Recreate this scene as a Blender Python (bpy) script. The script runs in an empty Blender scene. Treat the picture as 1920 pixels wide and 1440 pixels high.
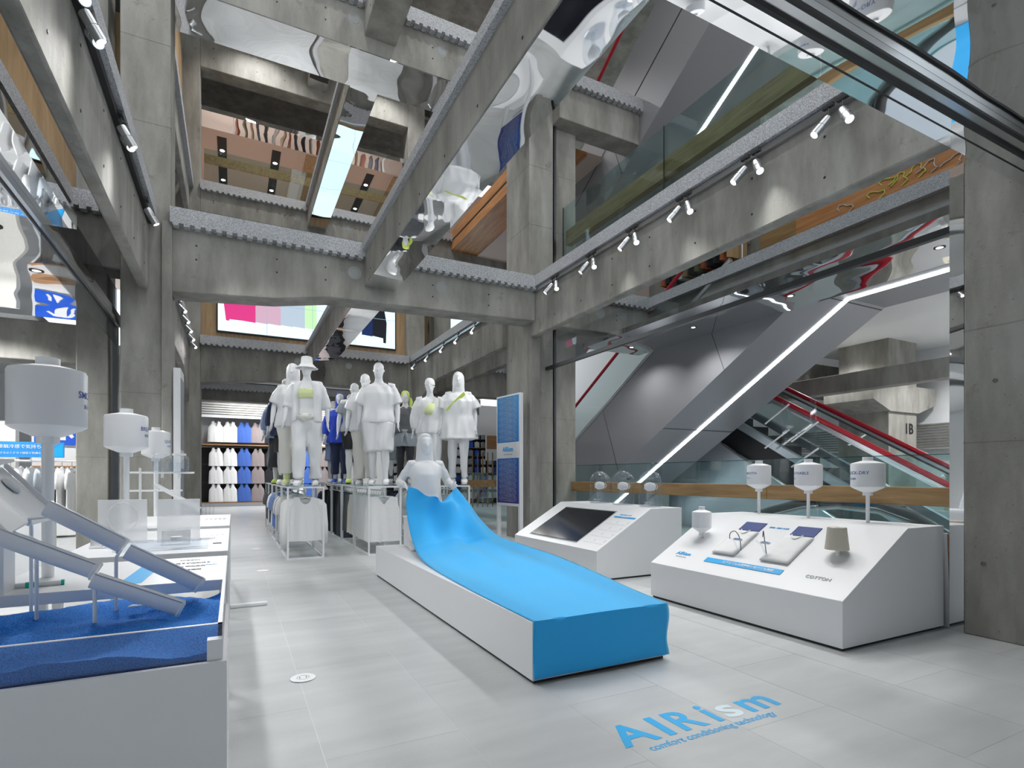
import bpy, bmesh, math, random
from mathutils import Vector, Matrix, noise
random.seed(7)
sc = bpy.context.scene
C = sc.collection
R = math.radians

# ------------------------------------------------------------------ camera, world, lights, exposure
cam_d = bpy.data.cameras.new('camera'); cam = bpy.data.objects.new('camera', cam_d); C.objects.link(cam)
cam.location = (0, 0, 1.2); cam.rotation_euler = (R(90), 0, -math.atan(522 / 1023.))
cam_d.sensor_width = 36; cam_d.lens = 36 * 1023 / 1920.; cam_d.shift_y = (893 - 720) / 1920.
cam_d.clip_start = .05; cam_d.clip_end = 200
sc.camera = cam
vs = sc.view_settings
vs.view_transform = 'Standard'; vs.look = 'None'; vs.gamma = 1; vs.use_curve_mapping = False
vs.exposure = 0.66
cy = sc.cycles
cy.max_bounces = 6; cy.diffuse_bounces = 3; cy.glossy_bounces = 4; cy.transmission_bounces = 4; cy.transparent_max_bounces = 10
cy.caustics_reflective = False; cy.caustics_refractive = False; cy.use_adaptive_sampling = True; cy.adaptive_threshold = .03
w = bpy.data.worlds.new('store_ambient'); sc.world = w; w.use_nodes = True
w.node_tree.nodes['Background'].inputs[0].default_value = (.90, .96, 1, 1)
w.node_tree.nodes['Background'].inputs[1].default_value = 1.0


def area(name, loc, size, power, rot=(0, 0, 0), col=(1, .99, .98)):
    l = bpy.data.lights.new(name, 'AREA'); l.shape = 'RECTANGLE'; l.size, l.size_y = size
    l.energy = power; l.color = col
    o = bpy.data.objects.new(name, l); C.objects.link(o); o.location = loc; o.rotation_euler = rot
    return o


def spot(name, loc, target, power, ang=60, size=.12, col=(1, .995, .985)):
    l = bpy.data.lights.new(name, 'SPOT'); l.energy = power; l.spot_size = R(ang); l.spot_blend = .7
    l.shadow_soft_size = size; l.color = col
    o = bpy.data.objects.new(name, l); C.objects.link(o); o.location = loc
    o.rotation_euler = (Vector(target) - Vector(loc)).to_track_quat('-Z', 'Y').to_euler()
    return o


for x_ in (.6, 3.8):
    for y_ in (2.6, 5.2, 7.8, 10.4, 13.0, 15.2):
        spot('atrium_fill_spot', (x_, y_, 12.95), (x_, y_, 0), 240, 125, .2)  # added fill spots high in the atrium, no fixtures there
area('back_fill_area', (2.2, 22.7, 4.33), (5, 2.4), 230)  # fill light added for the rear shop, tucked out of view
for k_, (x_, y_, z_, p_) in enumerate([(-3.03, 7.0, 3.5, 190), (-3.03, 8.8, 3.5, 190), (-5.0, 7.5, 3.5, 190), (-3.5, 12.2, 3.5, 190), (-3.0, 9.9, 3.5, 190),
                                       (13.0, 5.0, 4.4, 170), (14.6, 6.0, 4.4, 170), (12.9, 8.4, 4.4, 150), (10.6, 2.5, 4.4, 120), (14.5, 3.0, 4.4, 150),  # right shop entries are added fill spots without fixtures
                                       (-.3, 18.3, 10.8, 60), (1.14, 19.5, 10.8, 60), (3.9, 18.6, 10.8, 60), (-.3, 21, 10.8, 60), (3.9, 21, 10.8, 60), (-3.3, 18.5, 10.8, 60), (6.9, 3.2, 3.69, 80), (6.9, 5.0, 3.69, 80), (6.9, 6.8, 3.69, 80), (6.9, 8.4, 3.69, 60)]):  # right soffit entries are fill added to brighten the escalator side
    spot('slot_and_fill_beam', (x_, y_, z_), (x_, y_, 0), p_, 140, .1)
area('well_fill_area', (8.5, 2.0, -.25), (1.5, 3), 60)  # fill light added to brighten the escalator well

# ------------------------------------------------------------------ materials
MAT = {}


def nt(name):
    m = bpy.data.materials.new(name); m.use_nodes = True
    MAT[name] = m
    return m, m.node_tree.nodes, m.node_tree.links, m.node_tree.nodes['Principled BSDF']


def pbr(name, col, rough=.5, metal=0., spec=.5, bump=0., scale=40, trans=0., alpha=1., emit=None, estr=0., sheen=0., vary=0.):
    m, N, L, b = nt(name)
    b.inputs['Base Color'].default_value = (*col, 1)
    b.inputs['Roughness'].default_value = rough; b.inputs['Metallic'].default_value = metal
    b.inputs['Specular IOR Level'].default_value = spec
    if trans: b.inputs['Transmission Weight'].default_value = trans
    if alpha < 1: b.inputs['Alpha'].default_value = alpha
    if emit: b.inputs['Emission Color'].default_value = (*emit, 1); b.inputs['Emission Strength'].default_value = estr
    if sheen: b.inputs['Sheen Weight'].default_value = sheen
    if bump or vary:
        g = N.new('ShaderNodeNewGeometry'); n = N.new('ShaderNodeTexNoise')
        n.inputs['Scale'].default_value = scale; n.inputs['Detail'].default_value = 3
        L.new(g.outputs['Position'], n.inputs['Vector'])
        if bump:
            bp = N.new('ShaderNodeBump'); bp.inputs['Strength'].default_value = bump; bp.inputs['Distance'].default_value = .02
            L.new(n.outputs['Fac'], bp.inputs['Height']); L.new(bp.outputs['Normal'], b.inputs['Normal'])
        if vary:
            mx = N.new('ShaderNodeMix'); mx.data_type = 'RGBA'
            mx.inputs[6].default_value = (*[c * (1 - vary) for c in col], 1); mx.inputs[7].default_value = (*[min(1, c * (1 + vary)) for c in col], 1)
            L.new(n.outputs['Fac'], mx.inputs[0]); L.new(mx.outputs[2], b.inputs['Base Color'])
    return m


def concrete(name, dark, light, stain):
    m, N, L, b = nt(name)
    g = N.new('ShaderNodeNewGeometry')
    mp = N.new('ShaderNodeMapping'); mp.inputs['Scale'].default_value = (1.6, 1.6, .45); L.new(g.outputs['Position'], mp.inputs[0])
    n1 = N.new('ShaderNodeTexNoise'); n1.inputs['Scale'].default_value = 1.6; n1.inputs['Detail'].default_value = 7; n1.inputs['Roughness'].default_value = .62
    L.new(mp.outputs[0], n1.inputs['Vector'])
    r1 = N.new('ShaderNodeValToRGB'); r1.color_ramp.elements[0].position = .36; r1.color_ramp.elements[1].position = .64
    r1.color_ramp.elements[0].color = (*dark, 1); r1.color_ramp.elements[1].color = (*light, 1); L.new(n1.outputs['Fac'], r1.inputs[0])
    n2 = N.new('ShaderNodeTexNoise'); n2.inputs['Scale'].default_value = 3.2; n2.inputs['Detail'].default_value = 9; n2.inputs['Roughness'].default_value = .75
    L.new(g.outputs['Position'], n2.inputs['Vector'])
    r2 = N.new('ShaderNodeValToRGB'); r2.color_ramp.elements[0].position = .60; r2.color_ramp.elements[1].position = .74
    L.new(n2.outputs['Fac'], r2.inputs[0])
    mx = N.new('ShaderNodeMix'); mx.data_type = 'RGBA'; L.new(r2.outputs[0], mx.inputs[0]); L.new(r1.outputs[0], mx.inputs[6]); mx.inputs[7].default_value = (*stain, 1)
    v = N.new('ShaderNodeTexVoronoi'); v.inputs['Scale'].default_value = 17; L.new(g.outputs['Position'], v.inputs['Vector'])
    r3 = N.new('ShaderNodeValToRGB'); r3.color_ramp.elements[0].position = .05; r3.color_ramp.elements[1].position = .085
    r3.color_ramp.elements[0].color = (.45, .44, .42, 1); r3.color_ramp.elements[1].color = (1, 1, 1, 1); L.new(v.outputs['Distance'], r3.inputs[0])
    m2 = N.new('ShaderNodeMix'); m2.data_type = 'RGBA'; m2.blend_type = 'MULTIPLY'; m2.inputs[0].default_value = 1
    L.new(mx.outputs[2], m2.inputs[6]); L.new(r3.outputs[0], m2.inputs[7]); L.new(m2.outputs[2], b.inputs['Base Color'])
    bp = N.new('ShaderNodeBump'); bp.inputs['Strength'].default_value = .35; bp.inputs['Distance'].default_value = .02
    L.new(n2.outputs['Fac'], bp.inputs['Height']); L.new(bp.outputs['Normal'], b.inputs['Normal'])
    b.inputs['Roughness'].default_value = .8; b.inputs['Specular IOR Level'].default_value = .25
    return m


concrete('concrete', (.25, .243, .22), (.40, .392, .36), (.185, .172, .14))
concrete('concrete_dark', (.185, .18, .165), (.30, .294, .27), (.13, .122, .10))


def speckle(name, a, bcol, scale):
    m, N, L, b = nt(name)
    g = N.new('ShaderNodeNewGeometry'); v = N.new('ShaderNodeTexVoronoi'); v.inputs['Scale'].default_value = scale
    L.new(g.outputs['Position'], v.inputs['Vector'])
    n = N.new('ShaderNodeTexNoise'); n.inputs['Scale'].default_value = scale * .7; n.inputs['Detail'].default_value = 4; L.new(g.outputs['Position'], n.inputs['Vector'])
    sp = N.new('ShaderNodeSeparateColor'); L.new(v.outputs['Color'], sp.inputs[0])
    ad = N.new('ShaderNodeMath'); ad.operation = 'MULTIPLY_ADD'; ad.inputs[1].default_value = .55; L.new(sp.outputs[0], ad.inputs[0]); L.new(n.outputs['Fac'], ad.inputs[2])
    r = N.new('ShaderNodeValToRGB'); r.color_ramp.elements[0].position = .48; r.color_ramp.elements[1].position = .92
    r.color_ramp.elements[0].color = (*a, 1); r.color_ramp.elements[1].color = (*bcol, 1); L.new(ad.outputs[0], r.inputs[0]); L.new(r.outputs[0], b.inputs['Base Color'])
    bp = N.new('ShaderNodeBump'); bp.inputs['Strength'].default_value = .6; bp.inputs['Distance'].default_value = .02
    L.new(ad.outputs[0], bp.inputs['Height']); L.new(bp.outputs['Normal'], b.inputs['Normal'])
    b.inputs['Roughness'].default_value = .85
    return m


speckle('cut_slab', (.30, .305, .315), (.60, .61, .64), 120)


def wood(name, a, bcol, scale=3., axis=0):
    m, N, L, b = nt(name)
    g = N.new('ShaderNodeNewGeometry'); mp = N.new('ShaderNodeMapping'); s = [scale * 6] * 3; s[axis] = scale * .5
    mp.inputs['Scale'].default_value = s; L.new(g.outputs['Position'], mp.inputs[0])
    n = N.new('ShaderNodeTexNoise'); n.inputs['Scale'].default_value = 1; n.inputs['Detail'].default_value = 6; n.inputs['Distortion'].default_value = .8; L.new(mp.outputs[0], n.inputs['Vector'])
    r = N.new('ShaderNodeValToRGB'); r.color_ramp.elements[0].position = .3; r.color_ramp.elements[1].position = .72
    r.color_ramp.elements[0].color = (*a, 1); r.color_ramp.elements[1].color = (*bcol, 1); L.new(n.outputs['Fac'], r.inputs[0]); L.new(r.outputs[0], b.inputs['Base Color'])
    b.inputs['Roughness'].default_value = .45
    return m


wood('oak', (.25, .145, .06), (.42, .27, .125), 3, 1)
wood('oak_panel', (.36, .23, .115), (.52, .36, .2), 2, 2)
wood('red_wood', (.42, .17, .06), (.66, .33, .14), 2.2, 1)
wood('walnut_edge', (.25, .12, .045), (.4, .21, .09), 3, 0)


def mirror(name, col, rough, wave):
    m, N, L, b = nt(name)
    b.inputs['Base Color'].default_value = (*col, 1); b.inputs['Metallic'].default_value = 1; b.inputs['Roughness'].default_value = rough
    g = N.new('ShaderNodeNewGeometry'); n = N.new('ShaderNodeTexNoise'); n.inputs['Scale'].default_value = 1.3; n.inputs['Detail'].default_value = .5
    L.new(g.outputs['Position'], n.inputs['Vector'])
    bp = N.new('ShaderNodeBump'); bp.inputs['Strength'].default_value = wave; bp.inputs['Distance'].default_value = .05
    L.new(n.outputs['Fac'], bp.inputs['Height']); L.new(bp.outputs['Normal'], b.inputs['Normal'])
    return m


mirror('mirror', (.87, .88, .89), .02, .55)
mirror('steel', (.55, .56, .57), .22, .1)


def glass(name, tint, gl=.12):
    m, N, L, b = nt(name)
    N.remove(b); out = N['Material Output']
    t = N.new('ShaderNodeBsdfTransparent'); t.inputs[0].default_value = (*tint, 1)
    s = N.new('ShaderNodeBsdfGlossy'); s.inputs['Roughness'].default_value = .02; s.inputs[0].default_value = (1, 1, 1, 1)
    f = N.new('ShaderNodeLayerWeight'); f.inputs['Blend'].default_value = .5
    pw = N.new('ShaderNodeMath'); pw.operation = 'POWER'; pw.inputs[1].default_value = 4; L.new(f.outputs['Facing'], pw.inputs[0])
    mm = N.new('ShaderNodeMath'); mm.operation = 'MULTIPLY_ADD'; mm.inputs[1].default_value = .55; mm.inputs[2].default_value = gl * .6; mm.use_clamp = True
    L.new(pw.outputs[0], mm.inputs[0])
    x = N.new('ShaderNodeMixShader'); L.new(mm.outputs[0], x.inputs[0]); L.new(t.outputs[0], x.inputs[1]); L.new(s.outputs[0], x.inputs[2]); L.new(x.outputs[0], out.inputs[0])
    return m


glass('glass', (.80, .90, .90), .08)
glass('glass_edge', (.35, .62, .62), .1)
glass('clear_acrylic', (.93, .95, .97), .10)
glass('smoke_glass', (.62, .64, .66), .06)


def fac(name, tint, alpha):
    m, N, L, b = nt(name)
    b.inputs['Base Color'].default_value = (*tint, 1); b.inputs['Roughness'].default_value = .3; b.inputs['Alpha'].default_value = alpha
    return m


fac('frosted', (.93, .95, .97), .55)


def tile_mat():
    m, N, L, b = nt('tile')
    oi = N.new('ShaderNodeObjectInfo'); g = N.new('ShaderNodeNewGeometry')
    n = N.new('ShaderNodeTexNoise'); n.inputs['Scale'].default_value = 2.2; n.inputs['Detail'].default_value = 6
    mp = N.new('ShaderNodeMapping'); mp.inputs['Scale'].default_value = (.6, 2.2, 1); L.new(g.outputs['Position'], mp.inputs[0]); L.new(mp.outputs[0], n.inputs['Vector'])
    ad = N.new('ShaderNodeMath'); ad.operation = 'MULTIPLY_ADD'; ad.inputs[1].default_value = .16; L.new(oi.outputs['Random'], ad.inputs[0]); L.new(n.outputs['Fac'], ad.inputs[2])
    r = N.new('ShaderNodeValToRGB'); r.color_ramp.elements[0].position = .35; r.color_ramp.elements[1].position = .85
    r.color_ramp.elements[0].color = (.44, .455, .46, 1); r.color_ramp.elements[1].color = (.545, .565, .57, 1); L.new(ad.outputs[0], r.inputs[0]); L.new(r.outputs[0], b.inputs['Base Color'])
    b.inputs['Roughness'].default_value = .38; b.inputs['Specular IOR Level'].default_value = .4
    n2 = N.new('ShaderNodeTexNoise'); n2.inputs['Scale'].default_value = 120; L.new(g.outputs['Position'], n2.inputs['Vector'])
    bp = N.new('ShaderNodeBump'); bp.inputs['Strength'].default_value = .08; bp.inputs['Distance'].default_value = .01; L.new(n2.outputs['Fac'], bp.inputs['Height']); L.new(bp.outputs['Normal'], b.inputs['Normal'])


tile_mat()
pbr('grout', (.70, .70, .69), .8)
pbr('white', (.80, .81, .83), .38)
pbr('white_paint', (.80, .82, .84), .6)
pbr('white_steel', (.80, .82, .84), .35)
pbr('mannequin', (.80, .81, .83), .45)
pbr('white_cloth', (.82, .825, .83), .9, sheen=.3, bump=.25, scale=14)
pbr('ivory_cloth', (.74, .73, .68), .9, sheen=.3, bump=.25, scale=14)
pbr('ceiling_white', (.78, .79, .80), .7)
pbr('beige_ceiling', (.66, .53, .455), .7)
pbr('black', (.012, .012, .014), .5)
pbr('rubber', (.03, .03, .035), .6)
pbr('dark_steel', (.09, .095, .1), .35, metal=.8)
pbr('screen_off', (.008, .009, .016), .12)
pbr('lamp', (1, 1, 1), .5, emit=(1, .98, .95), estr=6)
pbr('led', (1, 1, 1), .5, emit=(.93, .97, 1), estr=7)
pbr('alu', (.55, .56, .58), .3, metal=.9)
pbr('esc_panel', (.33, .335, .355), .36, metal=.25)
pbr('esc_light', (.50, .55, .60), .34, metal=.5)
pbr('red_rail', (.50, .012, .03), .35)
pbr('blue_cloth', (.03, .43, .93), .75, spec=.3, sheen=1.0)
MAT['blue_cloth'].node_tree.nodes['Principled BSDF'].inputs['Sheen Tint'].default_value = (.45, .9, 1, 1)
MAT['blue_cloth'].node_tree.nodes['Principled BSDF'].inputs['Sheen Roughness'].default_value = .4
pbr('sky_print', (.0, .38, .80), .5)
pbr('navy_print', (.012, .07, .36), .5)
pbr('deep_blue', (.012, .03, .18), .5, bump=.5, scale=60)
pbr('sign_blue', (.012, .10, .62), .5)
pbr('sign_cyan', (.02, .27, .70), .5)
pbr('sign_navy', (.01, .03, .22), .5)
pbr('grey_print', (.36, .38, .40), .6)
pbr('pale_print', (.58, .62, .66), .6)
pbr('lime', (.62, .78, .13), .8, sheen=.2)
pbr('pale_lime', (.72, .80, .42), .85, sheen=.2)
pbr('cotton', (.66, .62, .52), .9, bump=.6, scale=70)
pbr('green_plastic', (.0, .48, .36), .4)
pbr('plaster_patch', (.36, .37, .37), .7)
pbr('floor_cyan', (.0, .38, .78), .4)
pbr('floor_white', (.62, .74, .80), .4)
pbr('wire', (.05, .05, .055), .5)
pbr('orange', (.85, .13, .03), .8)
pbr('leaf', (.03, .16, .04), .6)
CLOTH = {}
for nme, col in dict(blue=(.055, .14, .50), mauve=(.30, .255, .26), black=(.012, .013, .018), navy=(.02, .03, .085), royal=(.012, .055, .52), grey=(.115, .12, .13),
                     slate=(.085, .10, .135), pale_grey=(.33, .37, .41), denim=(.18, .27, .46), charcoal=(.03, .034, .042), tan=(.40, .26, .13), rust=(.42, .11, .04), olive=(.12, .12, .05)).items():
    CLOTH[nme] = pbr('cloth_' + nme, col, .9, sheen=.25, bump=.25, scale=16)
CLOTH['white'] = MAT['white_cloth']; CLOTH['ivory'] = MAT['ivory_cloth']


def sand_mat():
    m, N, L, b = nt('blue_sand')
    g = N.new('ShaderNodeNewGeometry'); v = N.new('ShaderNodeTexNoise'); v.inputs['Scale'].default_value = 260; v.inputs['Detail'].default_value = 2; L.new(g.outputs['Position'], v.inputs['Vector'])
    r = N.new('ShaderNodeValToRGB'); r.color_ramp.elements[0].position = .3; r.color_ramp.elements[1].position = .75
    r.color_ramp.elements[0].color = (.0, .07, .45, 1); r.color_ramp.elements[1].color = (.03, .36, .95, 1); L.new(v.outputs['Fac'], r.inputs[0]); L.new(r.outputs[0], b.inputs['Base Color'])
    bp = N.new('ShaderNodeBump'); bp.inputs['Strength'].default_value = .9; bp.inputs['Distance'].default_value = .004; L.new(v.outputs['Fac'], bp.inputs['Height']); L.new(bp.outputs['Normal'], b.inputs['Normal'])
    b.inputs['Roughness'].default_value = .8


sand_mat()


def swatch_mat():
    m, N, L, b = nt('fabric_swatch')
    g = N.new('ShaderNodeNewGeometry'); wv = N.new('ShaderNodeTexWave'); wv.inputs['Scale'].default_value = 14; wv.inputs['Distortion'].default_value = 1.5
    wv.bands_direction = 'Y'; L.new(g.outputs['Position'], wv.inputs['Vector'])
    r = N.new('ShaderNodeValToRGB'); r.color_ramp.elements[0].color = (.005, .02, .12, 1); r.color_ramp.elements[1].color = (.012, .05, .28, 1); L.new(wv.outputs['Fac'], r.inputs[0]); L.new(r.outputs[0], b.inputs['Base Color'])


swatch_mat()


def wall_of_words(name, top, bot, z0, z1):
    m, N, L, b = nt(name)
    g = N.new('ShaderNodeNewGeometry'); sp = N.new('ShaderNodeSeparateXYZ'); L.new(g.outputs['Position'], sp.inputs[0])
    mr = N.new('ShaderNodeMapRange'); mr.inputs[1].default_value = z0; mr.inputs[2].default_value = z1; L.new(sp.outputs[2], mr.inputs[0])
    r = N.new('ShaderNodeValToRGB'); r.color_ramp.elements[0].color = (*bot, 1); r.color_ramp.elements[1].color = (*top, 1); L.new(mr.outputs[0], r.inputs[0]); L.new(r.outputs[0], b.inputs['Base Color'])
    b.inputs['Roughness'].default_value = .5


wall_of_words('sign_upper', (.0, .30, .68), (.0, .17, .55), 1.7, 3.0)
wall_of_words('sign_lower', (.0, .16, .55), (.035, .02, .22), .7, 1.7)
SCREEN = {}
for nme, col in dict(sky=(.60, .82, .90), magenta=(.50, .02, .16), mauve=(.44, .28, .36), steel=(.33, .40, .48), green=(.40, .66, .33), pale=(.55, .75, .88), navy=(.004, .016, .07), ink=(.004, .006, .01), seam=(.2, .35, .42)).items():
    SCREEN[nme] = pbr('screen_' + nme, (0, 0, 0), .3, emit=col, estr=1.0)

# ------------------------------------------------------------------ mesh helpers
ORG = {}
TMP = bpy.data.scenes.new('tmp')


def evaluated(o):
    TMP.collection.objects.link(o); vl = TMP.view_layers[0]; vl.update()
    return bpy.data.meshes.new_from_object(o.evaluated_get(vl.depsgraph))


class MB:
    def __init__(s): s.v = []; s.f = []

    def add(s, v, f):
        k = len(s.v); s.v += [tuple(p) for p in v]; s.f += [tuple(k + i for i in q) for q in f]; return s

    def box(s, a, b):
        x0, y0, z0 = [min(p, q) for p, q in zip(a, b)]; x1, y1, z1 = [max(p, q) for p, q in zip(a, b)]
        return s.add([(x0, y0, z0), (x1, y0, z0), (x1, y1, z0), (x0, y1, z0), (x0, y0, z1), (x1, y0, z1), (x1, y1, z1), (x0, y1, z1)],
                     [(3, 2, 1, 0), (4, 5, 6, 7), (0, 1, 5, 4), (1, 2, 6, 5), (2, 3, 7, 6), (3, 0, 4, 7)])

    def prism(s, poly, vec):
        n = len(poly); v = [Vector(p) for p in poly]; e = Vector(vec)
        return s.add(v + [p + e for p in v], [tuple(range(n))[::-1], tuple(range(n, 2 * n))] + [(i, (i + 1) % n, n + (i + 1) % n, n + i) for i in range(n)])

    def lathe(s, prof, seg=28, c=(0, 0, 0), cap=True):
        k = []
        for r, z in prof:
            k += [(c[0] + r * math.cos(2 * math.pi * i / seg), c[1] + r * math.sin(2 * math.pi * i / seg), c[2] + z) for i in range(seg)]
        f = []
        for j in range(len(prof) - 1):
            for i in range(seg):
                f.append((j * seg + i, j * seg + (i + 1) % seg, (j + 1) * seg + (i + 1) % seg, (j + 1) * seg + i))
        if cap: f += [tuple(range(seg))[::-1], tuple((len(prof) - 1) * seg + i for i in range(seg))]
        return s.add(k, f)

    def tube(s, pts, rad, seg=8, flat=1., closed=False, up=None):
        P_ = [Vector(p) for p in pts]; n = len(P_)
        if not hasattr(rad, '__len__'): rad = [rad] * n
        v = []; ref = None
        for i, p in enumerate(P_):
            a = P_[i - 1] if i > 0 else (P_[-1] if closed else P_[0]); b = P_[(i + 1) % n] if (i < n - 1 or closed) else P_[-1]
            d = (b - a).normalized() if (b - a).length > 1e-9 else Vector((0, 0, 1))
            if ref is None:
                ref = Vector(up) if up else (Vector((1, 0, 0)) if abs(d.x) < .8 else Vector((0, 1, 0)))
            x = (ref - d * ref.dot(d)).normalized(); y = d.cross(x); ref = x
            v += [p + x * (rad[i] * math.cos(2 * math.pi * k / seg)) + y * (rad[i] * flat * math.sin(2 * math.pi * k / seg)) for k in range(seg)]
        m = n if closed else n - 1
        f = [((j * seg + i), (j * seg + (i + 1) % seg), ((j + 1) % n * seg + (i + 1) % seg), ((j + 1) % n * seg + i)) for j in range(m) for i in range(seg)]
        if not closed: f += [tuple(range(seg))[::-1], tuple((n - 1) * seg + i for i in range(seg))]
        return s.add(v, f)

    def loft(s, rings, seg=20):
        v = []
        for cx, cy, cz, rx, ry in rings:
            v += [(cx + rx * math.cos(2 * math.pi * i / seg), cy + ry * math.sin(2 * math.pi * i / seg), cz) for i in range(seg)]
        n = len(rings)
        f = [(j * seg + i, j * seg + (i + 1) % seg, (j + 1) * seg + (i + 1) % seg, (j + 1) * seg + i) for j in range(n - 1) for i in range(seg)]
        f += [tuple(range(seg))[::-1], tuple((n - 1) * seg + i for i in range(seg))]
        return s.add(v, f)

    def grid(s, fn, nu, nv, closed_u=False):
        k = [fn(i / (nu if closed_u else nu - 1), j / (nv - 1)) for j in range(nv) for i in range(nu)]
        f = []
        for j in range(nv - 1):
            for i in range(nu if closed_u else nu - 1):
                f.append((j * nu + i, j * nu + (i + 1) % nu, (j + 1) * nu + (i + 1) % nu, (j + 1) * nu + i))
        return s.add(k, f)

    def xf(s, M): s.v = [tuple(M @ Vector(p)) for p in s.v]; return s

    def mesh(s, name):
        me = bpy.data.meshes.new(name); me.from_pydata(s.v, [], s.f)
        bm = bmesh.new(); bm.from_mesh(me); bmesh.ops.recalc_face_normals(bm, faces=bm.faces); bm.to_mesh(me); bm.free()
        return me

    def build(s, name, mat, parent=None, smooth=False, bevel=0., local=False):
        off = Vector((0, 0, 0))
        if parent is not None and not local:
            off = ORG.get(parent.name, Vector((0, 0, 0)))
            s.v = [tuple(Vector(p) - off) for p in s.v]
        me = s.mesh(name)
        return link(name, me, mat, parent, smooth, bevel)


def link(name, me, mat, parent=None, smooth=False, bevel=0.):
    o = bpy.data.objects.new(name, me); C.objects.link(o)
    if mat is not None and not me.materials: me.materials.append((MAT.get(mat) or CLOTH[mat]) if isinstance(mat, str) else mat)
    if smooth:
        me.polygons.foreach_set('use_smooth', [True] * len(me.polygons))
        if smooth != 'all':
            try: me.set_sharp_from_angle(angle=R(40))
            except Exception: pass
    if bevel:
        b = o.modifiers.new('bevel', 'BEVEL'); b.width = bevel; b.segments = 2; b.limit_method = 'ANGLE'
    if parent is not None:
        o.parent = parent; ORG[o.name] = ORG.get(parent.name, Vector((0, 0, 0)))
    else: ORG[o.name] = Vector((0, 0, 0))
    return o


def tag(o, label=None, cat=None, group=None, kind=None):
    if label: o['label'] = label
    if cat: o['category'] = cat
    if group: o['group'] = group
    if kind: o['kind'] = kind
    return o


def thing(name, label, cat, loc=(0, 0, 0), rz=0, group=None):
    o = bpy.data.objects.new(name, None); C.objects.link(o); o.location = loc; o.rotation_euler = (0, 0, rz); o.empty_display_size = .1
    ORG[o.name] = Vector(loc)
    return tag(o, label, cat, group)


def struct(name, mb, mat, parent=None, label=None, **k):
    o = mb.build(name, mat, parent, **k)
    if parent is None: tag(o, label, None, None, 'structure')
    return o


def copy_tree(o, parent=None):
    c = o.copy(); C.objects.link(c); c.parent = parent
    for ch in [q for q in o.children]: copy_tree(ch, c)
    return c


def text(name, s, size, mat, parent, M, align='CENTER', ext=.0012, bold=0., sx=1.):
    cu = bpy.data.curves.new(name, 'FONT'); cu.body = s; cu.size = size; cu.align_x = align; cu.align_y = 'CENTER'; cu.extrude = ext; cu.offset = bold; cu.resolution_u = 3
    t = bpy.data.objects.new(name, cu)
    me = evaluated(t)
    bpy.data.objects.remove(t); bpy.data.curves.remove(cu)
    me.name = name
    me.transform(Matrix.Diagonal((sx, 1, 1, 1)))
    off = ORG.get(parent.name, Vector((0, 0, 0))) if parent is not None else Vector((0, 0, 0))
    me.transform(Matrix.Translation(-off) @ M)
    me.materials.clear()
    return link(name, me, mat, parent)


def frame(o, x, y):
    x = Vector(x).normalized(); y = Vector(y); y = (y - x * y.dot(x)).normalized(); z = x.cross(y)
    M = Matrix((x, y, z)).transposed().to_4x4(); M.translation = Vector(o); return M


def remesh(mb, name, voxel, smooth=4, noise_amp=0., nscale=9.):
    me = mb.mesh(name); o = bpy.data.objects.new(name, me)
    r = o.modifiers.new('r', 'REMESH'); r.mode = 'VOXEL'; r.voxel_size = voxel; r.use_smooth_shade = True
    if smooth:
        q = o.modifiers.new('s', 'SMOOTH'); q.factor = .5; q.iterations = smooth
    out = evaluated(o)
    bpy.data.objects.remove(o); bpy.data.meshes.remove(me); out.name = name
    if noise_amp:
        n = len(out.vertices); co = [0.] * (3 * n); no = [0.] * (3 * n)
        out.vertices.foreach_get('co', co); out.vertex_normals.foreach_get('vector', no)
        for i in range(0, 3 * n, 3):
            t = noise_amp * noise.noise(Vector((co[i] * nscale, co[i + 1] * nscale, co[i + 2] * nscale * .45)))
            co[i] += no[i] * t; co[i + 1] += no[i + 1] * t; co[i + 2] += no[i + 2] * t
        out.vertices.foreach_set('co', co); out.update()
    out.polygons.foreach_set('use_smooth', [True] * len(out.polygons)); out.materials.clear()
    return out



# ------------------------------------------------------------------ floor with tiles
flo = struct('floor', MB().box((-9, -1.5, -.12), (7.6, 26, -.0012)).box((7.6, 8.9, -.12), (16, 26, -.0012)).box((9.7, -1.5, -.12), (16, 8.9, -.0012)), 'grout', label='pale grey tiled shop floor')
TW, TL = .607, 1.214
tile_me = MB().box((-TW / 2 + .0017, -TL / 2 + .0007, -.02), (TW / 2 - .0017, TL / 2 - .0007, 0)).mesh('floor_tile'); tile_me.materials.append(MAT['tile'])
tiles = []
for i in range(-7, 13):
    for j in range(-1, 17):
        x = .345 + (i + .5) * TW; y = (2.41 if i % 2 == 0 else 3.005) + (j + .5) * TL - TL
        tiles.append((math.hypot(x, y), x, y))
tiles = [t for t in tiles if t[1] < 6.0 and (t[2] > 1.0) and (t[1] > -.6 * t[2] - .5)]
tiles.sort()
for k, (d, x, y) in enumerate(tiles[:298]):
    o = bpy.data.objects.new('floor_tile', tile_me); C.objects.link(o); o.parent = flo; o.location = (x, y, 0)
far = MB()
done = set((round(x, 2), round(y, 2)) for d, x, y in tiles[:298])
for i in range(-14, 26):
    for j in range(-1, 20):
        x = .345 + (i + .5) * TW; y = (2.41 if i % 2 == 0 else 3.005) + (j + .5) * TL - TL
        if (round(x, 2), round(y, 2)) in done or y > 25.5 or (x > 7.2 and y < 9.6 and x < 10) or x > 15.5 or y < .2: continue
        far.box((x - TW / 2 + .0017, y - TL / 2 + .0007, -.02), (x + TW / 2 - .0017, y + TL / 2 - .0007, 0))
tag(far.build('floor_tile_far', 'tile', flo), kind='stuff')
ou = thing('floor_outlet', 'round white floor outlet cover set in the tiles', 'outlet', (.367, 3.449, 0))
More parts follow.
